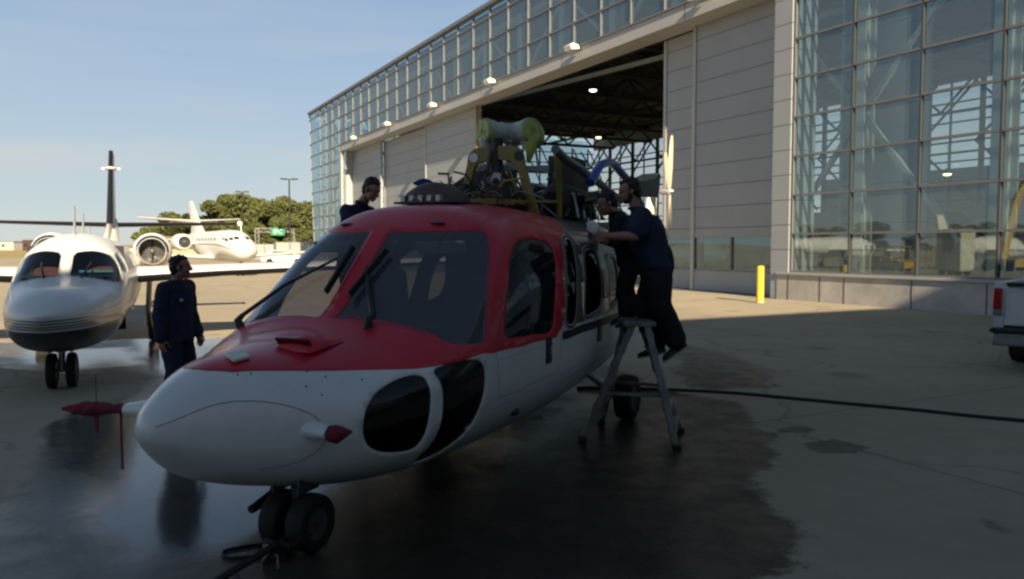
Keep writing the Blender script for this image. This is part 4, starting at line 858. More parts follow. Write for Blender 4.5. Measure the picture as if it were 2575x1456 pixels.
GREYS=mat('stripe_grey',(.10,.10,.10),.35,coat=.4)
for k,z in enumerate((1.0,.965,.93,.90)):
    lp=zline(z+.009)+zline(z-.009)[::-1]; jr=[('stripe%d'%k,lp),('stripe%d_s'%k,[(a,.5-b_) for a,b_ in lp])]+jr
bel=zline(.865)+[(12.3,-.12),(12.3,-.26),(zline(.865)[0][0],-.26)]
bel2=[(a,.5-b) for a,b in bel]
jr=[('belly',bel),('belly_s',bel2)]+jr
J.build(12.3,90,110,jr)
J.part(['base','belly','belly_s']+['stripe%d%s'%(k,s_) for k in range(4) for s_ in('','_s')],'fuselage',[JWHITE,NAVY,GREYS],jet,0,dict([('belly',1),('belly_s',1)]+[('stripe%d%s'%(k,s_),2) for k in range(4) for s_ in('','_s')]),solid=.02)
for s_ in('','_s'):
    J.part(('ws'+s_,),'windscreen',GJET,jet,-.004); J.part(('sw'+s_,),'side_window',GJET,jet,-.004)
    for i in range(6): J.part(('cw%d%s'%(i,s_),),'cabin_window',GDARK,jet,-.004)
    l_=ws if not s_ else mir(ws); b=MB(); J.ribbon(b,dense(chaikin(l_,1),.06),.022,.004); b.build('window_seal',LGREY,jet,60)
    for a,c in (((1.93,.20),(2.36,.185)),): 
        a_,c_=((a[0],.5-a[1]),(c[0],.5-c[1])) if s_ else (a,c); b=MB(); b.tube([J.p3(*a_,.01),J.p3((a_[0]+c_[0])/2,(a_[1]+c_[1])/2,.05),J.p3(*c_,.02)],.014,6); b.build('wiper',BLACK,jet)
b=MB(); b.box((3.6,0,1.2),(.04,1.3,1.3)); b.loft([[Vector((2.15,y,z)) for y,z in((-.55,.8),(.55,.8),(.5,1.42),(-.5,1.42))],[Vector((2.5,y,z)) for y,z in((-.65,.8),(.65,.8),(.6,1.44),(-.6,1.44))]]); b.box((3,0,.8),(1.6,1.2,.04)); b.build('cockpit',INT,jet)
for y in (-.33,.33):
    b=MB(); b.box((3.2,y,1.32),(.1,.4,.5)); b.box((3.2,y,1.63),(.08,.2,.14)); b.build('seat',mat('maroon_seat',(.12,.03,.03),.8),jet,bevel=.03)
b=MB(); b.box((2.62,-.35,1.46),(.3,.42,.03),Matrix.Rotation(R(12),3,'Y')); b.build('glareshield_cloth',mat('teal_cloth',(.02,.22,.28),.7),jet)
# antennas
for x,y,h_,st in ((190,592,.42,3.4),(233,600,.34,4.6),(246,596,.16,5.6)):
    p=J.p3(st,.25,0); p=Vector((p.x,jl(x,y,0).y,p.z)); b=MB(); b.loft([[p+Vector((dx,dy,-.03)) for dx,dy in((-.1,0),(0,.02),(.12,0),(0,-.02))],[p+Vector((dx+.08,dy*.6,h_)) for dx,dy in((-.02,0),(0,.02),(.05,0),(0,-.02))]]); b.build('antenna',JWHITE,jet)
# wings
DK=mat('deice_boot',(.010,.010,.014),.5)
for s_ in (-1,1):
    rg=[];bt=[]
    for y,ch,x0,z0 in ((.6,2.5,5.4,1.28),(2.2,1.9,5.62,1.36),(7.9,1.1,6.0,1.55)):
        f=[Vector((x0+ch*u,s_*y,z0+ch*th)) for u,th in ((0,0),(.02,.022),(.10,.055),(.3,.075),(.6,.055),(1,.0),(.6,-.035),(.3,-.045),(.1,-.035),(.02,-.02))]; rg.append(f)
        bt.append([Vector((x0-.012+ch*u,s_*y,z0+ch*th)) for u,th in ((.0,-.0),(.02,.016),(.03,-.0),(.12,-.042),(.02,-.028))])
    wg=MB().loft(rg).build('wing',JWHITE,jet,50); MB().loft(bt).build('leading_edge_boot',DK,wg,50)
    t=MB(); t.tube([(5.6,s_*7.9,1.56),(6.6,s_*7.95,1.56)],[.09,.05],10); t.build('tip_tank',JWHITE,wg)
    # stabiliser
    r1=[];r2=[]
    for y,ch,x0,z0 in ((.05,1.15,11.15,2.36),(2.9,.68,11.5,2.42)):
        r1.append([Vector((x0+ch*u,s_*y,z0+th*ch)) for u,th in ((0,0),(.1,.045),(.4,.05),(1,0),(.4,-.05),(.1,-.045))]); r2.append([Vector((x0-.01+ch*u,s_*y,z0+th*ch)) for u,th in ((0,0),(.05,.04),(.1,.0),(.05,-.045))])
    sb=MB().loft(r1).build('stabiliser',mat('jet_grey',(.30,.31,.32),.4),jet,50); MB().loft(r2).build('stabiliser_boot',DK,sb)
    t=MB(); t.tube([(11.3,s_*2.9,2.42),(12.3,s_*2.93,2.42)],[.06,.03],8); t.build('stabiliser_tip',JWHITE,sb)
    # engines
    en=thing('engine',None,None); en.parent=jet; en.location=(8.0,s_*.93,1.74); en.scale=(.92,.92,.92); 
    b=MB(); pr=[(-.02,.29),(0,.33),(.1,.38),(.4,.42),(1.1,.42),(1.7,.34),(2.1,.27)]; b.loft([[Vector((x,r_*math.cos(a),r_*math.sin(a))) for a in [2*PI*i/32 for i in range(32)]] for x,r_ in pr],cap=False); b.build('nacelle',JWHITE,en,60)
    b=MB(); pr=[(.5,.27),(.1,.265),(0,.28),(-.03,.30),(-.02,.325),(.03,.352),(.05,.358)]; b.loft([[Vector((x,r_*math.cos(a),r_*math.sin(a))) for a in [2*PI*i/32 for i in range(32)]] for x,r_ in pr],cap=False); b.build('inlet_lip',mat('chrome',(.75,.73,.70),.18,metal=1),en,60)
    b=MB(); b.tube([(.42,0,0),(.44,0,0)],.27,24); 
    for k in range(18): a=2*PI*k/18; b.bar((.38,.05*math.cos(a),.05*math.sin(a)),(.40,.26*math.cos(a+.2),.26*math.sin(a+.2)),.004,.05)
    b.build('fan',BLK2,en); b=MB(); b.ell((.34,0,0),(.12,.06,.06)); b.build('spinner',STEEL,en)
    b=MB(); b.loft([[Vector((.4,-s_*.75,-.1)),Vector((1.7,-s_*.75,-.1)),Vector((1.7,-s_*.75,.05)),Vector((.4,-s_*.75,.05))],[Vector((.5,-s_*.35,-.06)),Vector((1.6,-s_*.35,-.06)),Vector((1.6,-s_*.35,.04)),Vector((.5,-s_*.35,.04))]]); b.build('pylon',JWHITE,en)
    # main wheels
    mg=thing('main_gear',None,None); mg.parent=jet; mg.location=(6.9,s_*.95,0); wheel(mg,(0,0,.28),.28,.18); b=MB(); b.tube([(0,-s_*.1,.28),(.0,-s_*.05,1.15)],.05,8); b.build('strut',ALU,mg)
def vfj(x0,ch,z,th): return [Vector((x0+ch*u,th*v,z)) for u,v in ((0,0),(.08,.5),(.35,1),(.7,.6),(1,0),(.7,-.6),(.35,-1),(.08,-.5))]
fin=MB().loft([vfj(9.3,3.1,1.85,.08),vfj(10.2,2.1,2.35,.06),vfj(11.2,1.2,4.10,.035)]).build('tail_fin',JWHITE,jet,50)
fb=MB().loft([vfj(10.17,.3,2.36,.07),vfj(11.17,.2,4.12,.045)]).build('fin_boot',DK,fin,50)
b=MB(); b.ell((11.1,0,3.68),(.25,.14,.05)); b.tube([(11.15,-.2,3.68),(11.15,.2,3.68)],.03,8); b.build('fin_light',JWHITE,fin)
b=MB(); b.loft([vfj(9.6,2.0,1.9,.2),vfj(10.9,.9,2.5,.1)]); b.build('fin_fairing',JWHITE,fin)
jn=thing('nose_gear',None,None); jn.parent=jet; jn.location=(1.6,0,0)
for y in (-.115,.115): wheel(jn,(0,y,.23),.23,.12)
b=MB(); b.tube([(0,0,.23),(.02,0,.62)],[.035,.045],10); b.tube([(0,-.13,.23),(0,.13,.23)],.025,8); b.box((-.02,0,.52),(.06,.12,.1)); b.build('strut',ALU,jn)
b=MB(); b.box((.02,.12,.54),(.4,.012,.16)); b.box((.02,-.12,.54),(.4,.012,.16)); b.build('gear_door',NAVY,jn)
# ------------------------------------------------------------------ second jet, farther away
FA=math.atan2(-7.2,10.5); FX=Vector((math.sin(FA),math.cos(FA),0)); FP=at(632,625,47)
f2=thing('business_jet','distant white three-engine jet with five cockpit windows, parked before the trees','jet',(FP.x,FP.y,0),PI/2-FA)
KF=[0,.6,1.4,2.2,3.2,5,8,10,13,16]
TF=[[.3,.55,.78,.9,.97,.98,.98,.9,.6,.25],[1.75,1.95,2.15,2.5,2.8,2.86,2.85,2.84,2.8,2.7],[1.15,.98,.9,.87,.86,.86,.86,.95,1.4,2.0],[1.45,1.5,1.6,1.7,1.8,1.86,1.86,1.9,2.1,2.35],[2]*10,[2]*10]
Q=Hull(KF,TF,1.2,2.1)
fr=[]
def rect(s0,s1,v0,v1,sk=0): return chaikin([(s0,v0),(s0+sk,v1),(s1+sk,v1),(s1,v0)],1)
FW=[rect(1.62,1.75,.225,.255,.35),[(1.62,.215),(2.05,.215),(2.18,.165),(1.78,.165)],[(1.82,.155),(2.24,.155),(2.42,.115),(2.0,.115)],[(2.1,.10),(2.5,.108),(2.85,.10),(2.6,.075),(2.3,.08)],[(2.75,.078),(2.95,.098),(3.15,.095),(3.1,.07)]]
FW=FW[1:]
for i,l_ in enumerate(FW): fr+=[('w%d'%i,l_),('w%d_s'%i,mir(l_))]
for i in range(7): l_=rect(4.6+i*.8,4.95+i*.8,.05,.085); fr+=[('c%d'%i,l_),('c%d_s'%i,mir(l_))]
sp=[(.8,.012),(15,.03),(15,.018),(.8,.002)]
fr=[('st',sp),('st_s',[(a,.5-b_) for a,b_ in sp])]+fr
Q.build(15.8,50,60,fr)
Q.part(['base','st','st_s'],'fuselage',[JWHITE,mat('blue_stripe',(.06,.12,.28),.4)],f2,0,{'st':1,'st_s':1})
for i in range(len(FW)):
    for s_ in('','_s'): Q.part(('w%d%s'%(i,s_),),'windscreen',mat('far_dark_glass',(.03,.025,.03),.1),f2)
for i in range(7):
    for s_ in('','_s'): Q.part(('c%d%s'%(i,s_),),'cabin_window',MATS['far_dark_glass'],f2)
for s_ in (-1,1):
    MB().loft([[Vector((5.6+c*u,s_*y,z+c*t)) for u,t in ((0,0),(.1,.05),(.5,.05),(1,0),(.5,-.04),(.1,-.04))] for y,c,z in ((.5,3.4,1.05),)]+[[Vector((8.6+1.3*u,s_*7.6,1.45+1.3*t)) for u,t in ((0,0),(.1,.05),(.5,.05),(1,0),(.5,-.04),(.1,-.04))]]).build('wing',JWHITE,f2,50)
    MB().loft([[Vector((14.0+c*u+x0,s_*y,z+c*t)) for u,t in ((0,0),(.1,.05),(.5,.05),(1,0),(.5,-.05),(.1,-.05))] for y,c,z,x0 in ((.05,1.9,3.65,0),(3.6,.9,3.9,1.2))]).build('stabiliser',JWHITE,f2,50)
    e_=thing('engine',None,None); e_.parent=f2; e_.location=(9.2,s_*1.75,2.1); b=MB(); pr=[(0,.40),(.05,.48),(.3,.56),(1.4,.58),(2.4,.42)]; b.loft([[Vector((x,r_*math.cos(a),r_*math.sin(a))) for a in [2*PI*i/20 for i in range(20)]] for x,r_ in pr],cap=False); b.build('nacelle',JWHITE,e_,60)
    b=MB(); b.tube([(.25,0,0),(.3,0,0)],.47,20); b.build('fan',BLK2,e_); b=MB(); b.ell((.2,0,0),(.2,.1,.1)); b.build('spinner',STEEL,e_)
    b=MB(); b.box((1.2,-s_*.85,-.05),(1.6,.8,.12)); b.build('pylon',JWHITE,e_)
    mg=thing('main_gear',None,None); mg.parent=f2; mg.location=(9,s_*1.9,0); wheel(mg,(0,0,.36),.36,.25); b=MB(); b.tube([(0,0,.36),(0,0,1.3)],.07,8); b.build('strut',ALU,mg)
def vff(x0,ch,z,th): return [Vector((x0+ch*u,th*v,z)) for u,v in ((0,0),(.08,.5),(.35,1),(.7,.6),(1,0),(.7,-.6),(.35,-1),(.08,-.5))]
MB().loft([vff(10.6,4.6,2.6,.22),vff(12.0,3.0,3.4,.16),vff(14.5,1.5,5.15,.09)]).build('tail_fin',JWHITE,f2,50)
b=MB(); b.tube([(1.9,0,2.4),(2.1,0,3.1)],.03,6); b.build('antenna',JWHITE,f2)
ngf=thing('nose_gear',None,None); ngf.parent=f2; ngf.location=(2.4,0,0)
for y in (-.15,.15): wheel(ngf,(0,y,.25),.25,.14)
b=MB(); b.tube([(0,0,.25),(0,0,.95)],.05,8); b.build('strut',ALU,ngf)
b=MB(); b.tube([(-.0,0,.0),(-.2,0,0)],[.1,.02],8)

# ------------------------------------------------------------------ people
def basis(f,u=Vector((0,0,1))):
    f=f.normalized(); l=u.cross(f).normalized(); u=f.cross(l); return Matrix((f,l,u)).transposed()      # local x forward, y left, z up
def cap(b,a,c,r0,r1,n=12,flat=1.0):
    a=Vector(a);c=Vector(c); d=c-a; P=[];rs=[]
    for k in (-90,-50,-20): P.append(a+d.normalized()*r0*math.sin(R(k))); rs.append(max(.001,r0*math.cos(R(k))))
    P.append(a);rs.append(r0);P.append(c);rs.append(r1)
    for k in (20,50,89): P.append(c+d.normalized()*r1*math.sin(R(k))); rs.append(max(.001,r1*math.cos(R(k))))
    b.tube(P,rs,n,flat=flat)
def hand(b,wr,dr,back,side,curl=.5,k=1.0):
    """palm and five separate bent fingers; dr towards the fingertips, back = back of hand normal, side=+1/-1 puts the thumb"""
    x=dr.normalized(); z=(back-x*x.dot(back)).normalized(); y=z.cross(x)*side; Mx=Matrix((x,y,z)).transposed()
    T=lambda p: wr+Mx@(Vector(p)*k)
    b.ell(T((.05,0,0)),(.052*k,.042*k,.017*k),Mx,14,8); cap(b,wr-x*.02,T((.03,0,0)),.026*k,.027*k)
    for i,(yy,ln) in enumerate(((.033,.070),(.011,.080),(-.011,.074),(-.032,.058))):
        p=Vector((.085-.004*abs(i-1),yy,0)); an=-.15; rr=.0095
        for j,fr in enumerate((.45,.32,.25)):
            an-=curl*(.9 if j else .6); q=p+Vector((math.cos(an)*ln*fr,yy*.04,math.sin(an)*ln*fr)); cap(b,T(p),T(q),rr*k,(rr-.0008)*k,8); p=q; rr-=.0008
    p=Vector((.015,.036,-.004)); 
    for q,r_ in ((Vector((.045,.062,-.014)),.012),(Vector((.075,.070,-.026)),.0105),(Vector((.098,.068,-.036)),.0095)): cap(b,T(p),T(q),r_*k,(r_-.001)*k,8); p=q
def head(b,c,M):
    T=lambda p: c+M@Vector(p)
    b.ell(T((-.005,0,.035)),(.098,.077,.092),M,20,14); b.ell(T((.028,0,-.035)),(.066,.058,.078),M,18,12); b.ell(T((.062,0,-.088)),(.026,.028,.022),M,12,8)
    cap(b,T((.092,0,.030)),T((.118,0,-.020)),.008,.014,8); b.ell(T((.108,0,-.026)),(.016,.019,.010),M,10,6)
    b.ell(T((.078,0,.045)),(.024,.055,.012),M,12,6); b.ell(T((.090,0,-.060)),(.014,.025,.008),M,10,6); b.ell(T((.087,0,-.070)),(.013,.020,.007),M,10,6)
    for s_ in (-1,1):
        b.ell(T((.080,s_*.031,.018)),(.014,.014,.010),M,8,6); b.ell(T((-.006,s_*.076,-.006)),(.016,.009,.027),M,10,8); b.ell(T((.055,s_*.045,-.02)),(.028,.018,.026),M,10,8)
def hairm(c,M,fr=.055,seed=0):
    b=MB(); rnd=random.Random(seed)
    b.ell(c+M@Vector((-.026,0,.050)),(.092,.081,.084),M,22,16); b.ell(c+M@Vector((-.055,0,.0)),(.062,.076,.075),M,18,12); b.ell(c+M@Vector((-.058,0,-.045)),(.045,.06,.05),M,14,10); b.ell(c+M@Vector((-.002,.068,.022)),(.028,.011,.030),M,10,8); b.ell(c+M@Vector((.008,-.068,.012)),(.028,.011,.030),M,10,8); b.ell(c+M@Vector((.030,0,.100)),(.050,.055,.026),M,14,10)
    for i in range(60):
        a=rnd.random()*2*PI; e=rnd.uniform(.1,1.3); d=Vector((math.cos(a)*math.cos(e),math.sin(a)*math.cos(e),math.sin(e)))
        if d.x>.6 and d.z<.6: continue
        p=Vector((-.018+.098*d.x,.083*d.y,.055+.086*d.z)); q=p+Vector((d.x+rnd.uniform(0,.6),d.y+rnd.uniform(-.3,.3),d.z*.6)).normalized()*rnd.uniform(.012,.026); b.tube([c+M@(p*.95),c+M@q],[.010,.002],5)
    return b
def person(label,o,J,face,look,cloth,trouser,sleeve='long',group=None,seed=0,hands=((1,0,0),(1,0,0)),backs=None,curl=(.5,.5),jacket=False,shoes=True,cat='person',build_=1.0):
    """J: joints in world space"""
    p=thing('person',label,cat,o,0,group); O=Vector(o); G={k:Vector(v)-O for k,v in J.items()}
    M=basis(Vector(look)); B=basis(Vector(face)); Lf=B.col[1].to_3d() if hasattr(B,'col') else Vector((0,1,0))
    k=build_
    b=MB(); head(b,G['head'],M); cap(b,G['neck'],G['head']+M@Vector((-.02,0,-.06)),.058,.052)
    ch=(G['shL']+G['shR'])/2; b.ell(ch+ (G['pelvis']-ch)*.3,(.09,.14,.2)); cap(b,ch,G['pelvis'],.10,.10)
    for s_,i in (('L',0),('R',1)):
        cap(b,ch,G['sh'+s_],.05,.048); cap(b,G['sh'+s_],G['el'+s_],.046*k,.038*k); cap(b,G['el'+s_],G['wr'+s_],.040*k,.027*k)
        hd=Vector(hands[i]).normalized(); bk=Vector(backs[i]) if backs else Vector((0,0,1)); hand(b,G['wr'+s_],hd,bk,1 if i else -1,curl[i])
        cap(b,G['pelvis'],G['hip'+s_],.09,.08); cap(b,G['hip'+s_],G['kn'+s_],.075,.052); cap(b,G['kn'+s_],G['an'+s_],.052,.036)
    body=bake(b,'body',SKIN,p,.0075,2)
    h=hairm(G['head'],M,seed=seed); bake(h,'hair',HAIR,p,.008,1)
    # trousers
    t=MB()
    cap(t,G['pelvis']+Vector((0,0,.06)),G['pelvis']-Vector((0,0,.02)),.145*k,.15*k)
    for s_ in 'LR':
        cap(t,G['pelvis']-Vector((0,0,.02)),G['hip'+s_]-Vector((0,0,.03)),.13*k,.115*k); cap(t,G['hip'+s_]-Vector((0,0,.02)),G['kn'+s_],.112*k,.085*k); cap(t,G['kn'+s_],G['an'+s_]*.93+G['kn'+s_]*.07+Vector((0,0,-.0)),.088*k,.082*k); 
        d=(G['an'+s_]-G['kn'+s_]).normalized(); cap(t,G['an'+s_]-d*.08,G['an'+s_]-d*.01,.083,.09)
    bake(t,'trousers',trouser,p,.012,3,.012,7,seed)
    # shirt / jacket
    t=MB(); wst=G['pelvis']+(ch-G['pelvis'])*.22; mid=(ch+G['pelvis'])/2
    def ring(c,rx,ry,Bm=B): return [c+Bm@Vector((rx*math.cos(a),ry*math.sin(a),0)) for a in [2*PI*i/24 for i in range(24)]]
    low=G['pelvis']-(ch-G['pelvis']).normalized()*(.13 if jacket else .04); dn=(ch-G['pelvis'])
    bk=-(B@Vector((1,0,0)))
    t.loft([ring(low,(.155 if jacket else .138)*k,(.19 if jacket else .178)*k),ring(wst,.145*k,.18*k),ring(mid+bk*.01,.145*k,.19*k),ring(G['pelvis']+dn*.75+bk*.015,.15*k,.205*k),ring(ch+bk*.01+Vector((0,0,.0)),.125*k,.20*k),ring(ch*.6+G['neck']*.4,.085,.13),ring(G['neck'],.068,.072)])
    for s_ in 'LR':
        cap(t,ch,G['sh'+s_],.085,.075*k); e=G['el'+s_]; w_=G['wr'+s_]
        if sleeve=='long': cap(t,G['sh'+s_],e,.078*k,.066*k); cap(t,e,e+(w_-e)*.93,.066*k,.058*k)
        else: cap(t,G['sh'+s_],G['sh'+s_]+(e-G['sh'+s_])*.75,.075*k,.072*k)
    bake(t,'jacket' if jacket else 'shirt',cloth,p,.011,3,.013,6,seed+3)
    t=MB(); c=G['neck']; rr=[c+Vector((math.cos(a)*.068,math.sin(a)*.068,-.01)) for a in [2*PI*i/20 for i in range(20)]]; t.loft([rr,[v+(v-c)*.12+Vector((0,0,.035)) for v in rr],[v+(v-c)*.3+Vector((0,0,.01)) for v in rr]],cap=False); t.build('collar',cloth,p,60)
    for s_,f in (('L',G.get('toeL')),('R',G.get('toeR'))):
        if f is None: continue
        a=G['an'+s_]; d=(f-a); d.z=d.z; dh=d.normalized(); s=MB(); up=Vector((0,0,1)); up=(up-dh*up.dot(dh)).normalized(); sd=dh.cross(up)
        rg=[]
        for u,wd,hh in ((-.075,.028,.05),(-.055,.038,.085),(0,.044,.10),(.06,.046,.075),(.13,.050,.055),(.18,.044,.045),(.205,.02,.03)):
            c=a+dh*u-up*.085; rg.append([c+sd*wd*math.cos(q)+up*(hh*.5+hh*.5*math.sin(q)) for q in [2*PI*i/14 for i in range(14)]])
        s.loft(rg); sh=s.build('shoe',SHOE,p,70); s=MB(); s.loft([[v-up*(0 if i<0 else 0) for v in [c0+sd*wd*1.06*math.cos(q)+up*(.010+.013*math.sin(q)) for q in [2*PI*i/14 for i in range(14)]]] for c0,wd in [(a+dh*u-up*.093,wd) for u,wd in ((-.08,.02),(-.06,.038),(0,.043),(.1,.048),(.17,.046),(.212,.02))]]); s.build('sole',SOLE,sh,70)
    return p
def mk(base,dct): return {k:Vector(base)+Vector(v) for k,v in dct.items()}
# A: man in dark coveralls standing by the nose (faces right)
o=at(452,1056,8.6); o.z=0; X0,Y0=o.x,o.y
f=Vector((.95,-.22,0)).normalized(); l=Vector((-f.y,f.x,0))
def fr(a,b,z): v=o+f*a+l*b; return Vector((v.x,v.y,z))
JA=dict(head=fr(.05,0,1.615),neck=fr(.0,0,1.46),shL=fr(-.01,.19,1.40),shR=fr(-.01,-.19,1.40),elL=fr(.0,.23,1.12),elR=fr(-.05,-.24,1.12),wrL=fr(.10,.22,.88),wrR=fr(-.02,-.25,.86),pelvis=fr(-.02,0,.95),hipL=fr(-.02,.09,.90),hipR=fr(-.02,-.09,.90),knL=fr(.03,.12,.50),knR=fr(.03,-.11,.50),anL=fr(-.02,.14,.09),anR=fr(-.04,-.12,.09),toeL=fr(.2,.18,.09),toeR=fr(.2,-.16,.09))
pa=person('man in loose dark navy coveralls standing beyond the helicopter nose, looking right',tuple(o),JA,f,(.97,.22,.0),NCLOTH,NCLOTH,'long',seed=1,hands=((.2,.1,-1),(.1,0,-1)),backs=(l,-l),curl=(.35,.35),jacket=True,build_=1.12)
b=MB(); nk=JA['neck']-o; b.prism([(-.05,.0),(.05,.0),(.0,-.12)],nk+f*.085+Vector((0,0,-.0)),l,Vector((f.x*.5,f.y*.5,1)).normalized(),.03); b.build('undershirt',mat('red_shirt',(.25,.01,.01),.9),pa)
b=MB(); b.ell(JA['shR']-o+f*.15-Vector((0,0,.13))+l*.07,(.02,.02,.02)); b.build('badge',WRAP,pa)
# B: man behind the helicopter, on a low stand
o=at(905,618,8.9); o.z=0; f=Vector((.8,-.5,0)).normalized(); l=Vector((-f.y,f.x,0)); zb=.80
hd=at(934,478,8.75); sB=at(893,520,8.9)
JB=dict(head=hd,neck=fr(.04,0,2.33),shL=fr(-.02,.19,2.23),shR=fr(-.02,-.19,2.23),elL=fr(.12,.22,1.98),elR=fr(.10,-.25,1.98),wrL=fr(.35,.15,2.0),wrR=fr(.32,-.16,2.0),pelvis=fr(-.12,0,1.72),hipL=fr(-.12,.09,1.68),hipR=fr(-.12,-.09,1.68),knL=fr(-.05,.12,1.27),knR=fr(-.05,-.11,1.27),anL=fr(-.1,.12,zb+.09),anR=fr(-.1,-.12,zb+.09),toeL=fr(.12,.14,zb+.09),toeR=fr(.12,-.14,zb+.09))
person('dark-haired man in a navy jacket bending his head down behind the red cockpit roof',tuple(o),JB,f,(f.x,f.y,-.55),NCLOTH,BCLOTH,'long',seed=4,hands=((f.x,f.y,0),(f.x,f.y,0)),curl=(.5,.5),jacket=True)
st=thing('work_stand','low aluminium work stand behind the helicopter under the dark-haired man','work stand',tuple(o),math.atan2(f.y,f.x)); b=MB(); b.box((-.05,0,zb-.02),(.6,.7,.04)); b.build('platform',ALU,st)
for a in (-.3,.2):
    for c in (-.3,.3): b=MB(); b.bar((a,c,0),(a,c,zb-.04),.04,.04); b.build('leg',ALU,st)
# C: bearded man on the step ladder leaning over the roof edge, holding a cloth
o=Vector((1.42,7.75,0)); f=Vector((-1,.12,0)).normalized(); l=Vector((-f.y,f.x,0))
P=lambda x,y,D: at(x,y,D)
JC=dict(head=P(1583,482,7.75),neck=P(1600,526,7.75),shL=P(1616,545,7.56),shR=P(1609,543,7.94),elL=P(1597,594,7.42),elR=P(1560,610,8.05),wrL=P(1530,594,7.50),wrR=P(1515,606,7.95),pelvis=P(1647,664,7.75),hipL=P(1655,688,7.66),hipR=P(1650,688,7.86),knL=P(1662,770,7.60),knR=P(1622,765,7.85),anL=P(1702,862,7.66),anR=P(1652,868,7.86),toeL=P(1655,893,7.60),toeR=P(1610,876,7.85))
pc_=person('short-haired man in a navy shirt standing on the step ladder with a cloth',tuple(o),JC,f,(-1,-.05,-.28),NTEE,BCLOTH,'short',seed=9,hands=((-1,.1,.12),(-1,0,.1)),backs=((.1,-.7,.7),(0,0,1)),curl=(.55,.5),build_=1.26)
b=MB(); hc=JC['head']-o; Mh=basis(Vector((-1,-.05,-.28))); b.ell(hc+Mh@Vector((.040,0,-.072)),(.050,.052,.036),Mh,14,10); b.ell(hc+Mh@Vector((.02,.052,-.045)),(.03,.012,.04),Mh,10,8); b.ell(hc+Mh@Vector((.02,-.052,-.045)),(.03,.012,.04),Mh,10,8); bake(b,'beard',HAIR,pc_,.007,1)
w=P(1492,572,7.47); b=MB(); b.ell(w-o,(.055,.03,.075),Matrix.Rotation(R(-35),3,'Y')); rag=bake(b,'cloth',mat('white_rag',(.6,.6,.57),.9),None,.008,1,.012,20); tag(rag,'crumpled white cloth in the hand of the man on the ladder','cloth'); rag.name='cleaning_cloth'; rag.location=o
# D: man in black bending forward behind him
o=Vector((1.22,8.02,0)); f=Vector((-.9,-.1,0)).normalized(); l=Vector((-f.y,f.x,0))
JD=dict(head=P(1526,512,8.2),neck=P(1552,538,8.2),shL=P(1562,556,8.05),shR=P(1560,552,8.38),elL=P(1553,610,7.98),elR=P(1540,600,8.45),wrL=P(1520,600,8.0),wrR=P(1510,595,8.4),pelvis=P(1585,650,8.2),hipL=P(1586,668,8.1),hipR=P(1584,668,8.3),knL=P(1568,728,8.02),knR=P(1574,725,8.2),anL=P(1578,782,8.0),anR=P(1592,790,8.12),toeL=P(1540,795,7.98),toeR=P(1556,800,8.1))
person('man in black leaning over the engine deck, half hidden behind another man',tuple(o),JD,f,(-.95,-.15,-.45),BCLOTH,BCLOTH,'long',seed=12,hands=((-1,0,-.1),(-1,0,0)),curl=(.5,.5),build_=1.0)

# ------------------------------------------------------------------ step ladder
b0=Vector((1.2,7.66,0)); FL,BL,FR,BR=[gp(*q) for q in ((1465,1108),(1512,1064),(1702,1128),(1711,1086))]
ld=thing('step_ladder','double-sided aluminium step ladder beside the helicopter cabin','ladder',b0)
TZ=1.10; tc_={'FL':Vector((-.07,-.22,TZ)),'BL':Vector((-.07,.22,TZ)),'FR':Vector((.07,-.22,TZ)),'BR':Vector((.07,.22,TZ))}
ft={'FL':FL-b0,'BL':BL-b0,'FR':FR-b0,'BR':BR-b0}
for k in ft:
    b=MB(); d=(tc_[k]-ft[k]).normalized(); b.bar(ft[k]+d*.02,tc_[k],.03,.062,up=Vector((1,0,0))); lg=b.build('rail',LAD,ld,bevel=.004)
    b=MB(); b.box(ft[k]+Vector((0,0,.022)),(.07,.10,.04)); b.build('rubber_foot',BLACK,lg,bevel=.006)
for a,c in (('FL','BL'),('FR','BR')):
    for u in (.14,.30,.46,.62,.78,.92):
        p=ft[a]*(1-u)+tc_[a]*u; q=ft[c]*(1-u)+tc_[c]*u; b=MB(); b.bar(p,q,.085,.03); b.build('step',LAD,ld,bevel=.003)
b=MB(); b.box((0,0,TZ+.015),(.30,.50,.045)); b.build('top_plate',LAD,ld,bevel=.006)
for a,c in (('FL','FR'),('BL','BR')):
    u=.42; b=MB(); b.bar(ft[a]*(1-u)+tc_[a]*u,ft[c]*(1-u)+tc_[c]*u,.02,.03); b.build('spreader',LAD,ld)
# ------------------------------------------------------------------ hoses, tow bar, chocks on the ground
def cable(pts,r,name,label,cat,mt=BLACK,z=0):
    P=[gp(x,y,r) for x,y in pts]; q=[]
    for i in range(len(P)-1):
        p0,p1,p2,p3=P[max(i-1,0)],P[i],P[i+1],P[min(i+2,len(P)-1)]
        for k in range(8):
            t=k/8; q.append(.5*((2*p1)+(p2-p0)*t+(2*p0-5*p1+4*p2-p3)*t*t+(3*p1-p0-3*p2+p3)*t**3))
    q.append(P[-1]); o=q[0].copy(); o.z=0; b=MB(); b.tube([v-o for v in q],r,10); c=b.build(name,mt,None,60); c.location=o; return tag(c,label,cat)
cable([(1450,975),(1560,975),(1720,981),(1850,988),(2000,1002),(2150,1016),(2300,1030),(2450,1046),(2600,1060),(2750,1076)],.019,'hose','long black hose running from under the helicopter to the right edge','hose')
cable([(735,1372),(660,1368),(590,1378),(560,1388),(575,1402),(640,1398),(700,1392)],.008,'cable','thin looped cable on the wet ground left of the nose wheel','cable')
A_=gp(735,1345,.12); B_=gp(480,1500,.05); o=Vector((A_.x,A_.y,0)); tb=thing('tow_bar','dark tow bar lying on the wet ground, reaching to the nose wheel','tow bar',o)
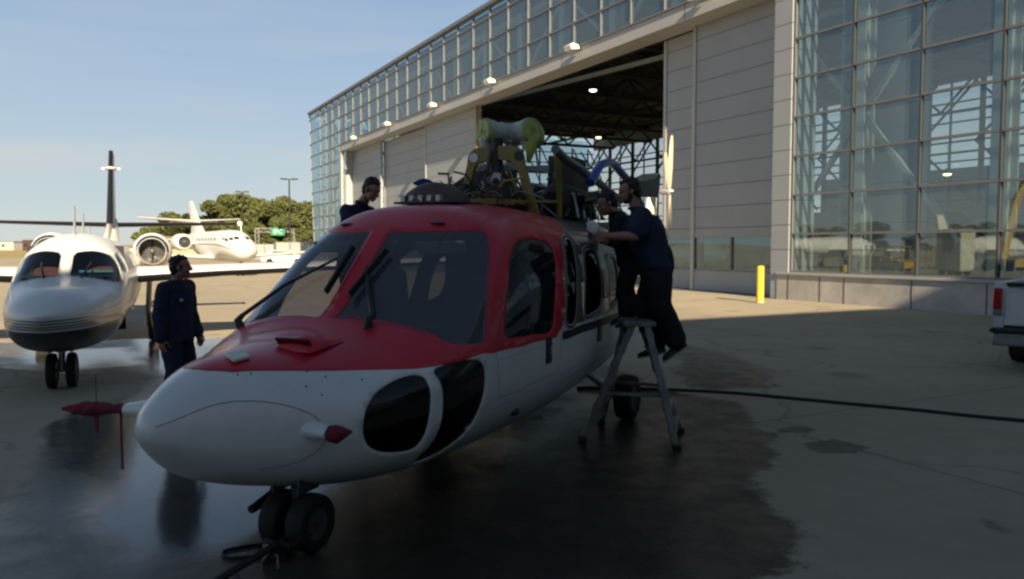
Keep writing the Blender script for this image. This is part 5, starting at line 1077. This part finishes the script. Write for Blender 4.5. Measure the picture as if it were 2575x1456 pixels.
b=MB(); b.tube([A_-o,B_-o],.022,10); b.build('bar',BLK2,tb); b=MB(); d=(A_-B_).normalized(); n=Vector((-d.y,d.x,0)); b.bar(A_-o-d*.12-n*.10,A_-o-d*.12+n*.10,.03,.03); b.bar(A_-o-d*.12-n*.10,A_-o+d*.05-n*.10,.025,.03); b.bar(A_-o-d*.12+n*.10,A_-o+d*.05+n*.10,.025,.03); b.build('fork',BLK2,tb,bevel=.003)
b=MB(); b.tube([A_-o-d*.5-n*.05,A_-o-d*.62-n*.22],.012,8); b.build('handle',BLK2,tb)
for x,y,rz,lab in ((690,1392,.3,'black rubber wheel chock in front of the nose wheel'),):
    p=gp(x,y); o=thing('wheel_chock',lab,'wheel chock',p,rz); b=MB(); b.loft([[Vector((dx,y_,z)) for dx,z in ((-.075,0),(.075,0),(.045,.085),(-.02,.085))] for y_ in (-.15,.15)]); b.build('block',BLACK,o,bevel=.008); b=MB(); b.tube([(.0,-.15,.05),(.02,-.2,.06),(.02,-.28,.012)],.008,6); b.build('rope',BROWN,o)
# ------------------------------------------------------------------ white pickup at the right edge
TA=R(42); tp=at(2566,925,12.0); c0=Vector((tp.x,tp.y,0)); fx=Vector((math.sin(TA),math.cos(TA),0)); rx=Vector((fx.y,-fx.x,0))
# local: x right, y forward
pk=thing('pickup_truck','white pickup truck with red tail lamp and black bumper, cut off by the right edge','pickup truck',c0+rx*.72-fx*.55,-TA)
b=MB(); b.box((0,.04,.98),(1.74,.07,.62)); tg=b.build('tailgate',WHITE,pk,bevel=.03)
b=MB(); b.box((0,-.01,1.285),(1.66,.10,.055)); b.build('gate_cap',BLACK,tg,bevel=.01)
b=MB(); b.box((0,-.015,1.14),(.26,.02,.10)); b.build('gate_handle',BLACK,tg,bevel=.01)
EMB=mat('blue_marks',(.03,.05,.16),.5)
b=MB(); b.prism(arc((0,0),.07,0,2*PI,14)[:-1],(-.42,-.002,1.12),(1,0,0),(0,0,1),.006); b.box((-.42,-.002,.93),(.16,.006,.035)); b.box((-.45,-.002,.87),(.10,.006,.035)); b.build('emblem',EMB,tg)
b=MB(); prof=[(0,.62),(2.0,.62),(2.0,.55),(0,.55)]
for s_ in (-1,1):
    q=[(0,.64),(0,1.31),(2.05,1.31),(2.05,.5),(1.75,.5)]+[(1.32+.44*math.cos(a),.42+.44*math.sin(a)) for a in [PI*i/10 for i in range(0,11)]]+[(.80,.5),(.05,.5)]
    b=MB(); b.prism(q,(s_*.93,0.01,0),(0,1,0),(0,0,1),.13); b.build('bed_side',WHITE,pk,bevel=.02)
    l_=thing('tail_lamp',None,None); l_.parent=pk; l_.location=(s_*.945,-.01,1.0); b=MB(); b.box((0,0,.07),(.115,.09,.32)); b.build('red_lens',mat('red_lens',(.42,.01,.01),.15,coat=.5),l_,bevel=.02); b=MB(); b.box((0,0,-.13),(.115,.09,.08)); b.build('clear_lens',mat('clear_lens',(.2,.2,.19),.15),l_,bevel=.015)
b=MB(); b.box((0,1.1,.66),(1.72,2.0,.06)); b.build('bed_floor',BLK2,pk)
b=MB(); b.box((0,-.16,.62),(1.98,.26,.06)); b.build('bumper_pad',BLACK,pk,bevel=.015)
b=MB(); b.box((-.0,-.15,.50),(1.94,.20,.20)); b.build('bumper',mat('dull_chrome',(.30,.30,.30),.4,metal=.7,var=.2,vscale=10),pk,bevel=.03)
b=MB(); b.box((0,-.26,.52),(.34,.012,.16)); b.build('number_plate',mat('plate',(.5,.52,.5),.5),pk,bevel=.005)
b=MB(); b.loft([[Vector((x,2.1,z)) for x,z in((-.93,.5),(.93,.5),(.93,1.3),(.80,1.86),(-.80,1.86),(-.93,1.3))],[Vector((x,3.5,z)) for x,z in((-.93,.5),(.93,.5),(.93,1.3),(.78,1.84),(-.78,1.84),(-.93,1.3))],[Vector((x,4.2,z)) for x,z in((-.93,.5),(.93,.5),(.93,1.22),(.9,1.25),(-.9,1.25),(-.93,1.22))]]); b.build('cab',WHITE,pk,bevel=.04)
b=MB(); b.box((0,2.09,1.55),(1.35,.02,.38)); b.build('rear_window',GDARK,pk,bevel=.01)
b=MB(); b.loft([[Vector((x,y,z)) for x,z in((-.93,.45),(.93,.45),(.92,1.2),(-.92,1.2))] for y in (4.2,5.3)]); b.build('hood',WHITE,pk,bevel=.06)
b=MB(); b.box((0,2.6,.45),(.9,5.0,.16)); b.build('chassis',BLK2,pk)
for s_ in (-1,1):
    for y in (1.32,4.75):
        w_=thing('wheel',None,None); w_.parent=pk; w_.location=(s_*.84,y,.39); w_.rotation_euler=(0,0,PI/2); 
        t=MB(); prof=[(.22,.11),(.33,.135),(.38,.11),(.39,.05),(.39,-.05),(.38,-.11),(.33,-.135),(.22,-.11)]
        t.loft([[Vector((q*math.cos(a),y_,q*math.sin(a))) for q,y_ in prof] for a in [2*PI*i/28 for i in range(29)]],cap=False); t.build('tyre',RUB,w_,40); t=MB(); t.tube([(0,-.1,0),(0,.1,0)],.22,20); t.build('rim',STEEL,w_)
b=MB(); b.box((-.55,.32,.42),(.5,.02,.36)); b.box((.55,.32,.42),(.5,.02,.36)); b.build('mud_flap',BLACK,pk)
b=MB(); b.tube([(.5,-.05,.38),(.5,.8,.4)],.03,10); b.build('tailpipe',STEEL,pk)
# ------------------------------------------------------------------ things inside the hangar, seen through the glass
def inh(x,y,o): # pixel ray met with the plane o metres inside the hangar front
    r=ray(x,y); k=(HA+ev*o-CAM).dot(ev)/r.dot(ev); return CAM+r*k
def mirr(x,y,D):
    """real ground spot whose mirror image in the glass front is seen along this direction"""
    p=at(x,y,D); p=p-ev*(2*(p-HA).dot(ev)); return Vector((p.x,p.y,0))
HY=mat('equipment_yellow',(.50,.30,.02),.5,var=.15)
def cartlike(x,yb,o,name,label,cat,w,h,mt,kind,group=None):
    P=inh(x,yb,o) if o>0 else mirr(x,640,-o); P.z=0; t=thing(name,label,cat,P,HZ+(PI if o<0 else 0),group)
    if kind=='tug':
        b=MB(); b.box((0,0,.45),(w,1.1,.5)); b.box((-w*.25,0,.85),(w*.4,1.0,.35)); b.build('body',mt,t,bevel=.05)
        b=MB(); b.box((w*.2,0,.95),(.5,.5,.12)); b.box((w*.38,0,1.15),(.1,.5,.5)); b.build('seat',BLACK,t,bevel=.03)
        b=MB(); 
        for a in (-.3,.35): 
            for c in (-.45,.45): b.bar((w*a,c,.7),(w*a,c,1.75),.05,.05)
        b.box((w*.03,0,1.78),(w*.75,1.0,.05)); b.build('canopy',mt,t)
    elif kind=='cabin':
        b=MB(); b.loft([[Vector((sx*w*k/2,sy*.7*k,z)) for sx,sy in((-1,-1),(1,-1),(1,1),(-1,1))] for z,k in ((.25,.8),(.5,1),(h-.1,1),(h,.9))]); b.build('body',mt,t,bevel=.05)
        b=MB(); b.box((0,.72,h*.66),(w*.42,.03,h*.3)); b.build('window',BLK2,t,bevel=.03)
    elif kind=='stand':
        b=MB()
        for a in (-1,1):
            for c in (-1,1): b.bar((a*w/2,c*.6,0),(a*w/2,c*.6,h),.06,.06)
        b.build('frame',mt,t); b=MB(); b.box((0,0,h),(w+.1,1.3,.06)); b.box((0,0,h*.5),(w+.1,1.3,.05)); b.build('platform',mt,t)
        b=MB(); b.bar((w/2,-.6,h+.9),(w/2,.6,h+.9),.04,.04); b.bar((-w/2,.6,h+.9),(w/2,.6,h+.9),.04,.04)
        for a,c in ((-w/2,.6),(w/2,.6),(w/2,-.6)): b.bar((a,c,h),(a,c,h+.9),.04,.04)
        b.build('handrail',mt,t)
    elif kind=='locker':
        b=MB(); b.box((0,0,h/2),(w,.6,h)); b.build('cabinet',mt,t,bevel=.02); b=MB(); b.box((-w/4,.31,h/2),(w/2-.04,.02,h-.1)); b.box((w/4,.31,h/2),(w/2-.04,.02,h-.1)); b.build('door',mt,t,bevel=.01)
    for a in (-.32,.32):
        for c in (-.45,.45):
            if kind in('tug','cabin'): b=MB(); b.tube([(w*a,c-.09,.2),(w*a,c+.09,.2)],.2,14); b.build('wheel',RUB,t)
    return t
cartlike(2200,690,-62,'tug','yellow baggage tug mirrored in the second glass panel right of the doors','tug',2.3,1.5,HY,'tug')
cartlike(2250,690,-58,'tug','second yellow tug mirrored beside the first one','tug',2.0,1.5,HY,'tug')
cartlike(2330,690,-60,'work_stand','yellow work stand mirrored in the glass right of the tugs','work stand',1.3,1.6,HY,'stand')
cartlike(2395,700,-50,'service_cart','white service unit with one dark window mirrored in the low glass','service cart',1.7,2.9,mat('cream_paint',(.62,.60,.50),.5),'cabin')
cartlike(2325,700,6,'locker','cream metal locker left of the white service unit','locker',1.1,1.9,mat('cream_paint',(.62,.60,.50),.5),'locker')
cartlike(2030,690,12,'locker','grey double-door locker inside at the left end of the glass','locker',2.2,2.4,LGREY,'locker')
cartlike(1830,690,10,'work_stand','yellow stand seen through the low windows of the closed door leaf','work stand',1.4,1.1,HY,'stand')
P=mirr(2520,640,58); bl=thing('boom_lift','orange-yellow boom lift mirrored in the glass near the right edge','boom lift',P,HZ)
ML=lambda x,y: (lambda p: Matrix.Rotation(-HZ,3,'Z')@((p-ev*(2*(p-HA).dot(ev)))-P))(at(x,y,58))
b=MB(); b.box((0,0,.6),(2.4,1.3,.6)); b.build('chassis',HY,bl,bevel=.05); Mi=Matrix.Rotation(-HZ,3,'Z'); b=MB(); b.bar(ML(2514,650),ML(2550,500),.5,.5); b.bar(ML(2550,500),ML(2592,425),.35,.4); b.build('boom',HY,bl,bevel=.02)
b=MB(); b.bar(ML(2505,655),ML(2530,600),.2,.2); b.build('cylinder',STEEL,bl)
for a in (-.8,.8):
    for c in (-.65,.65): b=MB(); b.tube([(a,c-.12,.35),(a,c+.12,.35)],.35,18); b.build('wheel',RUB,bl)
# dark tail of a helicopter parked inside
P=inh(2440,690,6); P.z=0; tl=thing('helicopter','dark helicopter tail with swept black fin inside the hangar glass','helicopter',P,HZ)
def I(x,y,o=6): return Mi@(inh(x,y,o)-P)
b=MB(); b.loft([[I(x,y)+Vector((0,dy,0)) for x,y in ((2378,532),(2418,533),(2440,556),(2470,625),(2455,628),(2400,600))] for dy in(-.06,.06)]); b.build('tail_fin',BLK2,tl,bevel=.02)
b=MB(); b.tube([I(2440,570),I(2498,640),I(2545,690)],[.14,.22,.4],14); b.build('tail_boom',BLK2,tl); b=MB(); b.ell(I(2560,690),(1.6,.9,.75)); b.tube([I(2560,690)+Vector((0,0,-.4)),I(2560,690)+Vector((0,0,-1.6+.0))],.08,8); b.build('body',WHITE,tl)
P=inh(1735,690,7); P.z=0; ac=thing('light_aircraft','white propeller aircraft nose seen through the lowest door windows','aircraft',P,HZ)
b=MB(); b.tube([(-3,0,1.35),(-1.6,0,1.5),(0,0,1.45),(1.1,0,1.3),(2.0,0,1.2),(2.25,0,1.18)],[.25,.6,.7,.55,.38,.1],18); b.build('fuselage',JWHITE,ac,60)
b=MB(); b.loft([[Vector((x,y,z)) for x,z in((-.8,1.95),(.7,1.98),(.7,2.06),(-.8,2.05))] for y in(-4.5,4.5)]); b.build('wing',JWHITE,ac)
for y in (-.9,.9): b=MB(); b.tube([(0,y-.08,.22),(0,y+.08,.22)],.22,14); b.bar((0,y,.22),(0,y*.4,1.0),.06,.06); b.build('wheel',RUB,ac)
b=MB(); b.bar((2.3,0,.35),(2.3,0,2.0),.05,.12); b.build('propeller',BLK2,ac)
# small white aircraft pod / car beyond the wing
P=at(715,655,78); P.z=0; cr_=thing('parked_car','small white car parked far off before the grey fence','car',P,R(10))
b=MB(); b.loft([[Vector((x,y,z)) for x,z in((-2.1,.3),(2.1,.3),(2.15,.7),(1.3,.85),(.6,1.4),(-1.0,1.42),(-1.9,.95),(-2.15,.8))] for y in(-.8,.8)]); b.build('body',JWHITE,cr_,30,bevel=.08)
b=MB(); b.loft([[Vector((x,y,z)) for x,z in((1.0,.9),(.5,1.33),(-.9,1.35),(-1.5,.95))] for y in(-.83,.83)]); b.build('window',BLK2,cr_)
for a in (-1.3,1.3):
    for c in (-.75,.75): b=MB(); b.tube([(a,c-.1,.32),(a,c+.1,.32)],.32,16); b.build('wheel',RUB,cr_)

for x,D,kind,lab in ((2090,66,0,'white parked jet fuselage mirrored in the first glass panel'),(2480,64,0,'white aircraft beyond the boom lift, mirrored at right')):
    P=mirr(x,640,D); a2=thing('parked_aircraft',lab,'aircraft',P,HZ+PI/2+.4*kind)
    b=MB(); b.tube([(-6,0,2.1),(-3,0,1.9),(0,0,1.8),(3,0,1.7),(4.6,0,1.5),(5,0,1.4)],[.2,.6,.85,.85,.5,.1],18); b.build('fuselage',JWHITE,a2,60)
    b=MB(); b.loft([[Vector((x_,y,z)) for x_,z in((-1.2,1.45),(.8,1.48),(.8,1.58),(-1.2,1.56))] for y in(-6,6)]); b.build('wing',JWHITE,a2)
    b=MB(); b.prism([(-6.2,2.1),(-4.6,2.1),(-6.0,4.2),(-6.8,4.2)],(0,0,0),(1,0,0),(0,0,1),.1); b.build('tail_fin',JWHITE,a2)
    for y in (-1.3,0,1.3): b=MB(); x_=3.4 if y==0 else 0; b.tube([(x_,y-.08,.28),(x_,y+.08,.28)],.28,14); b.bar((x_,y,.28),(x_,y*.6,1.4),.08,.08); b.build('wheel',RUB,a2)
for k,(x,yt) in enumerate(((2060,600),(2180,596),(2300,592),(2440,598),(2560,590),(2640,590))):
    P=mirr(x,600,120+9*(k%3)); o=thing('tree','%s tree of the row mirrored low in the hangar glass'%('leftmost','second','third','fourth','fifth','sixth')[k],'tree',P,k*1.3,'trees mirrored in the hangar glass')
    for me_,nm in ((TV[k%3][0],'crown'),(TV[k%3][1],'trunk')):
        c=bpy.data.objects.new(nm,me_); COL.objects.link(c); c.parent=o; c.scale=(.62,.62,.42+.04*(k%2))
